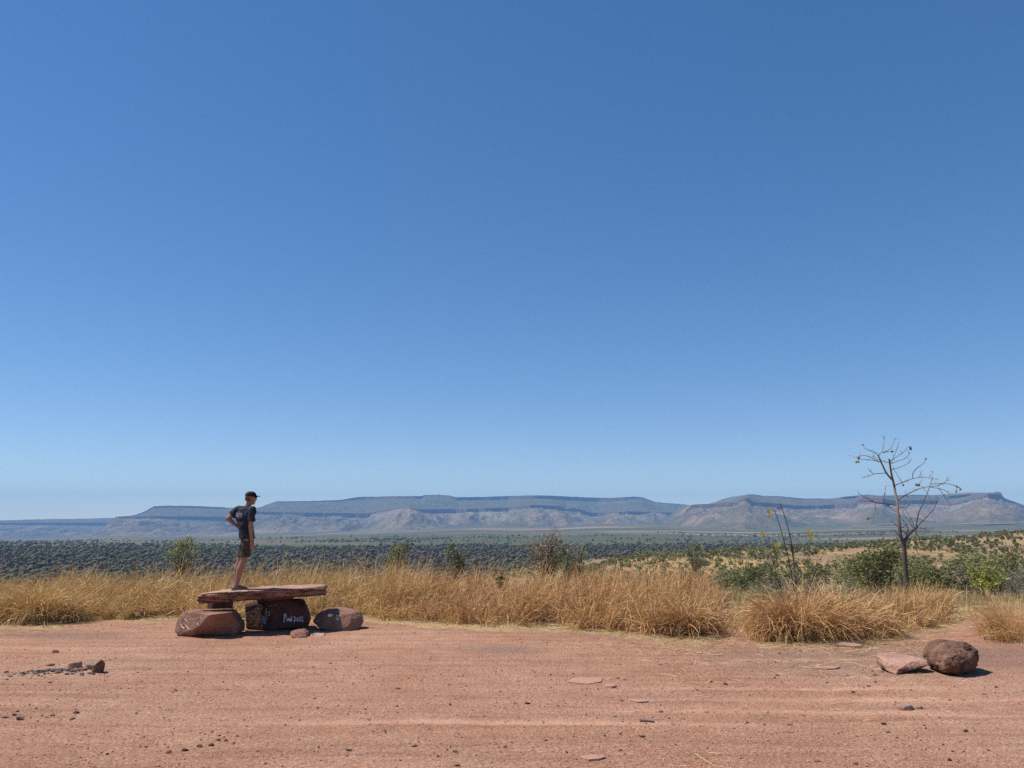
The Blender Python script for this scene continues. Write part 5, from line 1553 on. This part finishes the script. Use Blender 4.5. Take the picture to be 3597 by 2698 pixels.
for f in ((255, 290, 9, 0), (273, 290, 9, 0), (276, 260, 10, 1), (705, 170, 9, 1), (708, 184, 9, 1), (836, 265, 7, 1), (553, 205, 9, 1), (645, 482, 10, 0), (757, 482, 10, 1), (776, 484, 11, 1), (1087, 538, 9, 0), (1121, 520, 9, 1), (1100, 500, 6, 1), (350, 764, 9, 1), (312, 150, 7, 1), (492, 560, 6, 1)):
    fruit(*f)

# ------------------------------------------------------------------ stems with yellow flowers
YS = 16.6
yf_base = P(2600 + 815 / 4.1475, 2145, YS)
yplant = thing('flowering_shrub', 'thin leafless shrub with yellow flowers at its stem tips', 'shrub', (yf_base.x, YS, 0))
def yp(x, y):
    off = 0.45 * math.sin(x / 120 + 0.4) * min(1, max(0, (1350 - y) / 700))
    p = P(2600 + x / 4.1475, 1740 + y / 4.1475, YS + off)
    return (p.x - yf_base.x, p.y - YS, p.z)
YPX = YS / F / 4.1475
for r0, r1, pts in ((17, 9, [(812, 1680), (818, 1480), (815, 1300), (800, 1150), (785, 1000), (765, 850), (735, 712)]), (8, 4, [(780, 850), (765, 760), (735, 640), (700, 480), (660, 350), (620, 220), (585, 120)]), (9, 4, [(790, 1400), (760, 1230), (720, 1000), (690, 860), (650, 720), (600, 520), (545, 340), (500, 205)]),
                    (5, 2.5, [(640, 1560), (600, 1400), (560, 1260), (500, 1050), (450, 880), (430, 700), (425, 600), (390, 565), (340, 555)]), (4.5, 2.5, [(600, 1420), (570, 1200), (540, 1020), (515, 850), (490, 770), (500, 740), (540, 715)]), (6, 3, [(778, 835), (850, 790), (930, 740), (990, 690), (1025, 630), (1035, 580)]),
                    (5, 2.5, [(840, 1260), (900, 1140), (960, 1000), (1000, 860), (1020, 720), (1030, 640), (1000, 530)]), (4, 2, [(1050, 1220), (1100, 1050), (1130, 900), (1142, 835)]), (4, 2, [(1070, 1230), (1120, 1060), (1170, 930), (1205, 845)]), (3, 2, [(720, 730), (690, 710), (655, 700)]), (3, 2, [(800, 1050), (835, 985)]), (3, 2, [(505, 235), (470, 225), (410, 240)]), (3, 2, [(520, 260), (470, 290), (425, 305)]), (3, 2, [(590, 170), (570, 195), (540, 185)]), (3, 2, [(495, 215), (470, 175), (440, 150)])):
    p = smooth_path(pts)
    T = Tubes()
    T.add([yp(*q) for q in p], np.linspace(r0, r1, len(p)) * YPX, 6)
    obj('stem', T.mesh('stem', M['bark']), yplant)
yel = plain('yellow_petal', (0.85, 0.70, 0.09), 0.5, 0.2, 50)
def flower(x, y, rpx):
    R = rpx * YPX * 1.35
    V, Fq = [], []
    rr = random.Random(int(x + y))
    for k in range(5):
        a = k / 5 * math.tau + rr.random() * .3
        e = Vector((math.cos(a), -0.35, math.sin(a)))
        s = Vector((-math.sin(a), 0.1, math.cos(a))) * 0.42
        i = len(V)
        V += [Vector((0, 0.1 * R, 0)), e * R * .6 - s * R, e * R, e * R * .6 + s * R]
        Fq.append((i, i + 1, i + 2, i + 3))
    obj('flower', mesh_np('flower', np.array([tuple(v) for v in V]), np.array(Fq), yel), yplant, yp(x, y))
for f in ((410, 237, 28), (425, 303, 24), (325, 555, 28), (545, 710, 28), (515, 725, 20), (1005, 525, 24), (995, 568, 26), (1045, 615, 24), (1142, 835, 18), (1205, 840, 14), (1252, 848, 13)):
    flower(*f)
budm = plain('bud', (0.20, 0.115, 0.05), 0.7, 0.3, 40)
for k, (x, y) in enumerate(((440, 150), (550, 185), (580, 205), (605, 190), (565, 175))):
    bm = bmesh.new(); bmesh.ops.create_icosphere(bm, subdivisions=1, radius=13 * YPX)
    me = bpy.data.meshes.new('bud'); bm.to_mesh(me); bm.free(); me.materials.append(budm)
    obj('bud', me, yplant, yp(x, y))

# ------------------------------------------------------------------ the standing man
def capsule(bm, p0, r0, p1, r1, seg=14):
    p0, p1 = Vector(p0), Vector(p1)
    d = p1 - p0
    q = d.to_track_quat('Z', 'Y').to_matrix().to_4x4()
    L = d.length
    prof = []
    for i in range(5):
        a = -math.pi / 2 + i / 4 * math.pi / 2
        prof.append((r0 * math.cos(a), r0 * math.sin(a)))
    for i in range(1, 6):
        t = i / 6
        prof.append((r0 + (r1 - r0) * t, L * t))
    for i in range(5):
        a = i / 4 * math.pi / 2
        prof.append((r1 * math.cos(a), L + r1 * math.sin(a)))
    loft(bm, [[Matrix.Translation(p0) @ q @ Vector((max(r, 1e-4) * math.cos(k / seg * math.tau), max(r, 1e-4) * math.sin(k / seg * math.tau), z)) for k in range(seg)] for r, z in prof])

def loft(bm, rings):
    rv = [[bm.verts.new(p) for p in r] for r in rings]
    n = len(rv[0])
    for a, b in zip(rv[:-1], rv[1:]):
        for k in range(n):
            bm.faces.new((a[k], a[(k + 1) % n], b[(k + 1) % n], b[k]))
    bm.faces.new(rv[0][::-1])
    bm.faces.new(rv[-1])

def ellip(bm, c, rx, ry, rz, rot=0.0):
    m = Matrix.Translation(Vector(c)) @ Matrix.Rotation(rot, 4, 'Z') @ Matrix.Diagonal((rx, ry, rz, 1))
    bmesh.ops.create_uvsphere(bm, u_segments=18, v_segments=12, radius=1.0, matrix=m)

def ering(c, hw, hd, face, n=22, sq=0.0):
    """elliptic ring: hw half-width across the shoulders, hd half-depth, face = direction faced (radians from +x)"""
    rt = Vector((math.sin(face), -math.cos(face), 0)); fw = Vector((math.cos(face), math.sin(face), 0))
    out = []
    for k in range(n):
        a = k / n * math.tau
        ca, sa = math.cos(a), math.sin(a)
        e = 2 / (2 + sq)
        out.append(Vector(c) + rt * hw * math.copysign(abs(ca) ** e, ca) + fw * hd * math.copysign(abs(sa) ** e, sa))
    return out

foot = P(845, 2073, 15.28)
MAN = thing('person', 'man in dark t-shirt, shorts and cap standing on the slab, hand on hip, looking away', 'person', (foot.x - 0.02, 15.28, foot.z + 0.004))
skin = plain('tanned_skin', (0.33, 0.17, 0.115), 0.55, 0.12, 25)
tee = plain('dark_tee', (0.022, 0.026, 0.038), 0.85, 0.35, 14, 0.3)
shorts_m = plain('olive_shorts', (0.055, 0.046, 0.034), 0.9, 0.35, 14, 0.4)
capm = plain('black_cap', (0.012, 0.013, 0.013), 0.8, 0.25, 30)
shoe_m = plain('grey_shoe', (0.11, 0.105, 0.105), 0.7, 0.25, 40)
sole_m = plain('grey_sole', (0.26, 0.245, 0.235), 0.7, 0.2, 40)
hairm = plain('grey_brown_hair', (0.10, 0.075, 0.06), 0.8, 0.4, 90)
FT_, FC, FH = rad(30), rad(55), rad(30)       # facing of hips, chest, head
def place_me(name, me, mat, parent=MAN, smooth=True):
    me.materials.clear(); me.materials.append(mat)
    me.polygons.foreach_set('use_smooth', np.full(len(me.polygons), smooth))
    me.name = name
    return obj(name, me, parent)
# joints
hipR, hipL = (0.115, -0.075, 0.94), (0.045, 0.075, 0.94)
kneR, kneL = (0.065, -0.085, 0.53), (-0.055, 0.085, 0.53)
ankR, ankL = (-0.03, -0.095, 0.10), (-0.105, 0.085, 0.10)
shR, shL = (0.185, -0.115, 1.505), (-0.130, 0.115, 1.520)
elR, elL = (0.195, -0.15, 1.175), (-0.345, 0.10, 1.345)
wrR, wrL = (0.215, -0.115, 0.905), (-0.105, 0.125, 1.155)
bm = bmesh.new()
for h, k, a in ((hipR, kneR, ankR), (hipL, kneL, ankL)):
    h, k, a = Vector(h), Vector(k), Vector(a)
    capsule(bm, h, 0.088, k, 0.060)
    calf = k.lerp(a, 0.32) + Vector((-0.018, 0, 0))
    capsule(bm, k, 0.062, calf, 0.069)
    capsule(bm, calf, 0.069, a, 0.041)
    heel = a + Vector((-0.055, 0, -0.06)); toe = a + Vector((0.165, 0.012, -0.068))
    capsule(bm, a, 0.038, heel, 0.030)
    capsule(bm, a + Vector((0.01, 0, -0.03)), 0.036, toe, 0.024)
tor = [((0.085, 0, 0.90), .135, .095, FT_), ((0.08, 0, 1.0), .155, .110, FT_), ((0.06, 0, 1.12), .145, .10, rad(30)), ((0.045, 0, 1.25), .150, .105, rad(38)), ((0.035, 0, 1.38), .175, .115, FC), ((0.035, 0, 1.47), .185, .105, FC), ((0.04, 0.005, 1.535), .14, .08, FC), ((0.05, 0.005, 1.575), .065, .06, FC)]
loft(bm, [ering(c, w, d, f) for c, w, d, f in tor])
capsule(bm, (0.05, 0.005, 1.52), 0.062, (0.085, 0.01, 1.66), 0.055)
for s, e, w in ((shR, elR, wrR), (shL, elL, wrL)):
    capsule(bm, Vector((0.035, 0.005, 1.49)).lerp(Vector(s), 0.8), 0.06, s, 0.058)
    capsule(bm, s, 0.055, e, 0.042)
    m_ = Vector(e).lerp(Vector(w), 0.25)
    capsule(bm, e, 0.041, m_, 0.043)
    capsule(bm, m_, 0.043, w, 0.028)
# right hand, hanging and a little curled
w = Vector(wrR)
palm = w + Vector((0.004, 0.012, -0.085))
capsule(bm, w, 0.027, palm, 0.034); capsule(bm, w + Vector((.012, 0, -.03)), 0.022, palm + Vector((.018, 0, 0)), 0.026)
fdir = Vector((0.86, 0.25, 0)).normalized()
for k in range(4):
    b0 = palm + fdir * (0.030 - 0.020 * k) + Vector((0, 0, -0.015))
    ln = (0.075, 0.085, 0.08, 0.062)[k]
    b1 = b0 + Vector((-0.006, 0.010, -ln * .55)); b2 = b1 + Vector((-0.022, 0.022, -ln * .42))
    capsule(bm, b0, 0.011, b1, 0.010, 8); capsule(bm, b1, 0.010, b2, 0.008, 8)
t0 = w + fdir * 0.028 + Vector((0, 0, -0.035)); t1 = t0 + fdir * 0.022 + Vector((0, 0.012, -0.035)); t2 = t1 + Vector((-0.004, 0.012, -0.032))
capsule(bm, t0, 0.014, t1, 0.012, 8); capsule(bm, t1, 0.012, t2, 0.009, 8)
# left hand set on the hip
w = Vector(wrL)
palm = w + Vector((0.06, 0.0, -0.035))
capsule(bm, w, 0.027, palm, 0.032)
for k in range(4):
    b0 = palm + Vector((0.018, -0.03 + 0.02 * k, -0.012 + 0.006 * k)); b1 = b0 + Vector((0.045, 0.012, -0.022)); b2 = b1 + Vector((0.03, 0.012, -0.022))
    capsule(bm, b0, 0.011, b1, 0.010, 8); capsule(bm, b1, 0.010, b2, 0.008, 8)
t0 = w + Vector((0.02, -0.03, -0.015)); t1 = t0 + Vector((0.035, -0.025, -0.03))
capsule(bm, t0, 0.013, t1, 0.010, 8)
# head
hc = Vector((0.106, 0.012, 1.742))
fw = Vector((math.cos(FH), math.sin(FH), 0)); rt = Vector((math.sin(FH), -math.cos(FH), 0))
ellip(bm, hc + Vector((0, 0, 0.02)), 0.100, 0.078, 0.105, FH)
ellip(bm, hc + fw * 0.035 + Vector((0, 0, -0.055)), 0.062, 0.058, 0.075, FH)
capsule(bm, hc + fw * 0.060 + Vector((0, 0, -0.105)), 0.026, hc + fw * 0.03 + rt * 0.045 + Vector((0, 0, -0.085)), 0.020)
capsule(bm, hc + fw * 0.060 + Vector((0, 0, -0.105)), 0.026, hc + fw * 0.03 - rt * 0.045 + Vector((0, 0, -0.085)), 0.020)
capsule(bm, hc + fw * 0.092 + Vector((0, 0, 0.015)), 0.010, hc + fw * 0.112 + Vector((0, 0, -0.03)), 0.014)      # nose
capsule(bm, hc + fw * 0.088 + rt * 0.02 + Vector((0, 0, -0.068)), 0.010, hc + fw * 0.088 - rt * 0.02 + Vector((0, 0, -0.068)), 0.010)  # mouth
capsule(bm, hc + fw * 0.084 + rt * 0.03 + Vector((0, 0, 0.035)), 0.012, hc + fw * 0.084 - rt * 0.03 + Vector((0, 0, 0.035)), 0.012)    # brow
for sgn in (1, -1):
    ellip(bm, hc + rt * sgn * 0.080 - fw * 0.008 + Vector((0, 0, -0.005)), 0.020, 0.011, 0.032, FH)
place_me('body', remeshed(bm, 0.0075, 4, 'body'), skin)

def wrinkle(me, amp, fx, fz, seed):
    V = get_co(me); Nn = get_no(me)
    d = amp * fbm(V[:, 0] * fx + V[:, 2] * 3, V[:, 1] * fx, V[:, 2] * fz, seed, 3)
    set_co(me, V + Nn * d[:, None])
    return me
bm = bmesh.new()
sh = [((0.085, 0, 0.975), .178, .140, FT_), ((0.075, 0, 1.05), .174, .136, FT_), ((0.055, 0, 1.14), .172, .130, rad(30)), ((0.036, 0, 1.26), .186, .134, rad(38)), ((0.026, 0, 1.38), .208, .142, FC), ((0.028, 0, 1.47), .212, .130, FC), ((0.036, 0.005, 1.54), .165, .102, FC), ((0.046, 0.005, 1.59), .082, .080, FC)]
loft(bm, [ering(c, w_, d_, f_, 26, 0.3) for c, w_, d_, f_ in sh])
for s, e in ((shR, elR), (shL, elL)):
    s, e = Vector(s), Vector(e)
    inn = Vector((0.035, 0.005, 1.49)).lerp(s, 0.7)
    capsule(bm, inn, 0.075, s, 0.072)
    endp = s.lerp(e, 0.62)
    d = (endp - s).normalized()
    q = d.to_track_quat('Z', 'Y').to_matrix()
    rings = []
    for t_, r_ in ((0, .076), (.3, .078), (.7, .080), (1, .083)):
        c_ = s.lerp(endp, t_)
        rings.append([c_ + q @ Vector((r_ * math.cos(k / 16 * math.tau), r_ * math.sin(k / 16 * math.tau), 0)) for k in range(16)])
    loft(bm, rings)
shirt = place_me('t_shirt', wrinkle(remeshed(bm, 0.0075, 3, 't_shirt'), 0.034, 12, 6, 3), tee)
bm = bmesh.new()
loft(bm, [ering(c, w_, d_, f_, 26, 0.4) for c, w_, d_, f_ in [((0.09, 0, 0.84), .160, .112, FT_), ((0.09, 0, 0.92), .165, .118, FT_), ((0.082, 0, 1.0), .160, .116, FT_), ((0.08, 0, 1.04), .152, .110, FT_)]])
for h, k in ((hipR, kneR), (hipL, kneL)):
    h, k = Vector(h), Vector(k)
    rings = []
    for t_, r_ in ((-0.05, .092), (.2, .100), (.5, .098), (.78, .099)):
        c_ = h + (k - h) * t_ + Vector((0.012, 0, 0))
        rings.append([c_ + Vector((r_ * 0.98 * math.cos(a / 20 * math.tau), r_ * 0.86 * math.sin(a / 20 * math.tau), 0)) for a in range(20)])
    loft(bm, rings)
place_me('shorts', wrinkle(remeshed(bm, 0.0075, 2, 'shorts'), 0.016, 11, 7, 8), shorts_m)
# shoes
for nm, a in (('shoe', ankR), ('shoe', ankL)):
    a = Vector(a)
    bm = bmesh.new()
    z0 = -a.z
    def fr(x, hw, zb, zt): return [a + Vector((x, hw * math.cos(k / 14 * math.tau), z0 + zb + (zt - zb) * (0.5 + 0.5 * math.sin(k / 14 * math.tau)))) for k in range(14)]
    loft(bm, [fr(-0.090, .020, .012, .035), fr(-0.075, .036, .006, .058), fr(-0.03, .041, .006, .085), fr(0.02, .043, .006, .100), fr(0.08, .046, .006, .080), fr(0.14, .050, .006, .060), fr(0.19, .044, .006, .050), fr(0.222, .022, .012, .038)])
    s_o = place_me('shoe', remeshed(bm, 0.006, 2, 'shoe'), shoe_m)
    bm = bmesh.new()
    def so_(x, hw): return [a + Vector((x, hw * math.cos(k / 14 * math.tau), z0 + 0.012 + 0.014 * math.sin(k / 14 * math.tau))) for k in range(14)]
    loft(bm, [so_(-0.100, .022), so_(-0.08, .040), so_(0.0, .044), so_(0.08, .048), so_(0.15, .053), so_(0.20, .046), so_(0.232, .022)])
    place_me('sole', remeshed(bm, 0.005, 1, 'sole'), sole_m, s_o)
# cap with brim and adjusting strap
bm = bmesh.new()
cc = hc + Vector((0, 0, 0.045))
rings = []
for i in range(9):
    a = i / 8 * math.pi / 2
    rings.append(ering(cc + Vector((0, 0, -0.012 + 0.098 * math.sin(a))), max(.002, .088 * math.cos(a) ** 0.75), max(.002, .112 * math.cos(a) ** 0.75), FH))
loft(bm, rings)
cap = place_me('cap', remeshed(bm, 0.005, 2, 'cap'), capm)
bm = bmesh.new()
top, bot = [], []
for i in range(13):
    a = -1.25 + 2.5 * i / 12
    for lst, dz in ((top, 0.006), (bot, -0.004)):
        pass
V, Fq = [], []
for j in range(5):
    rr = 0.095 + 0.085 * j / 4
    for i in range(13):
        a = -1.0 + 2.0 * i / 12
        rx = 0.095 + (rr - 0.095) * math.cos(a) ** 0.6
        p = cc + fw * rx * math.cos(a) * (1.05) - rt * 0.088 * math.sin(a) * (1.0) / math.sin(1.0) * 0.98 + Vector((0, 0, 0.002 - 0.012 * j / 4 - 0.02 * math.sin(a) ** 2))
        V.append(p)
nb = len(V)
V = V + [p + Vector((0, 0, 0.007)) for p in V]
for j in range(4):
    for i in range(12):
        k = j * 13 + i
        Fq.append((k, k + 1, k + 14, k + 13))
        Fq.append((nb + k + 13, nb + k + 14, nb + k + 1, nb + k))
rim = [j * 13 for j in range(5)] + [52 + i for i in range(1, 13)] + [j * 13 + 12 for j in range(3, -1, -1)]
for a_, b_ in zip(rim[:-1], rim[1:]): Fq.append((a_, b_, nb + b_, nb + a_))
obj('brim', mesh_np('brim', np.array([tuple(p) for p in V]), np.array(Fq), capm, True), cap)
T = Tubes()
T.add([tuple(cc - fw * 0.104 * math.cos(a) + rt * 0.086 * math.sin(a) + Vector((0, 0, -0.008))) for a in np.linspace(-0.5, 0.5, 7)], [0.009] * 7, 6)
obj('strap', T.mesh('strap', M['paint_faint']), cap)
bm = bmesh.new()
ellip(bm, hc - fw * 0.028 + Vector((0, 0, -0.012)), 0.082, 0.081, 0.062, FH)
place_me('hair', wrinkle(remeshed(bm, 0.006, 1, 'hair'), 0.006, 40, 40, 2), hairm)
# sunglasses
T = Tubes()
for sgn in (1, -1):
    T.add([tuple(hc + rt * sgn * 0.082 - fw * 0.005 + Vector((0, 0, 0.018))), tuple(hc + rt * sgn * 0.078 + fw * 0.05 + Vector((0, 0, 0.02))), tuple(hc + rt * sgn * 0.058 + fw * 0.092 + Vector((0, 0, 0.018)))], [.004, .004, .006], 6)
T.add([tuple(hc + rt * s * 0.058 + fw * (0.116 - abs(s) * 0.022) + Vector((0, 0, 0.014))) for s in np.linspace(-1, 1, 7)], [.014, .018, .015, .008, .015, .018, .014], 8)
obj('sunglasses', T.mesh('sunglasses', capm), MAN)
# printed lines of lettering on the back of the shirt (too small to read)
me = shirt.data
bvh = BVHTree.FromPolygons([v.co for v in me.vertices], [tuple(p.vertices) for p in me.polygons])
bk = Vector((-math.cos(FC), -math.sin(FC), 0)); across = Vector((math.sin(FC), -math.cos(FC), 0))
V, Fq = [], []
rl = random.Random(12)
def dab(x0, x1, z0, z1):
    q = []
    for (xx, zz) in ((x0, z0), (x1, z0), (x1, z1), (x0, z1)):
        o_ = Vector((0.035, 0, zz)) + across * xx + bk * 0.5
        h = bvh.ray_cast(o_, -bk)
        if h[0] is None: return
        q.append(h[0] + bk * 0.003)
    i = len(V); V.extend(q); Fq.append((i, i + 1, i + 2, i + 3))
for row, words in enumerate(((5, 5), (3, 7), (4, 6))):
    z = 1.435 - row * 0.034
    x = -0.098 + 0.006 * row
    for wn_ in words:
        for c_ in range(wn_):
            k_ = rl.random()
            dab(x, x + 0.0042, z, z + 0.021)
            if k_ < .7: dab(x + .0046, x + 0.0115, z + (0.015 if k_ < .35 else 0.008), z + (0.020 if k_ < .35 else 0.013))
            if k_ > .3: dab(x + 0.0085, x + 0.0120, z, z + 0.0075)
            x += 0.0150
        x += 0.012
obj('shirt_print', mesh_np('shirt_print', np.array([tuple(v) for v in V]), np.array(Fq), M['paint_white']), shirt)

# ------------------------------------------------------------------ the air
bm = bmesh.new()
bmesh.ops.create_cube(bm, size=1.0, matrix=Matrix.Translation((0, 7000, 20)) @ Matrix.Diagonal((34000, 17500, 1000, 1)))
me = bpy.data.meshes.new('haze'); bm.to_mesh(me); bm.free()
hm = bpy.data.materials.new('haze')
hm.use_nodes = True
hn = hm.node_tree.nodes
hn.remove(hn['Principled BSDF'])
pv = hn.new('ShaderNodeVolumePrincipled')
pv.inputs['Color'].default_value = (0.30, 0.585, 1.0, 1)
pv.inputs['Density'].default_value = 6.2e-5
pv.inputs['Anisotropy'].default_value = 0.0
hm.node_tree.links.new(pv.outputs[0], hn['Material Output'].inputs['Volume'])
me.materials.append(hm)
tag(obj('haze', me), 'thin blue haze in the air over the plain', 'haze', None, 'stuff')
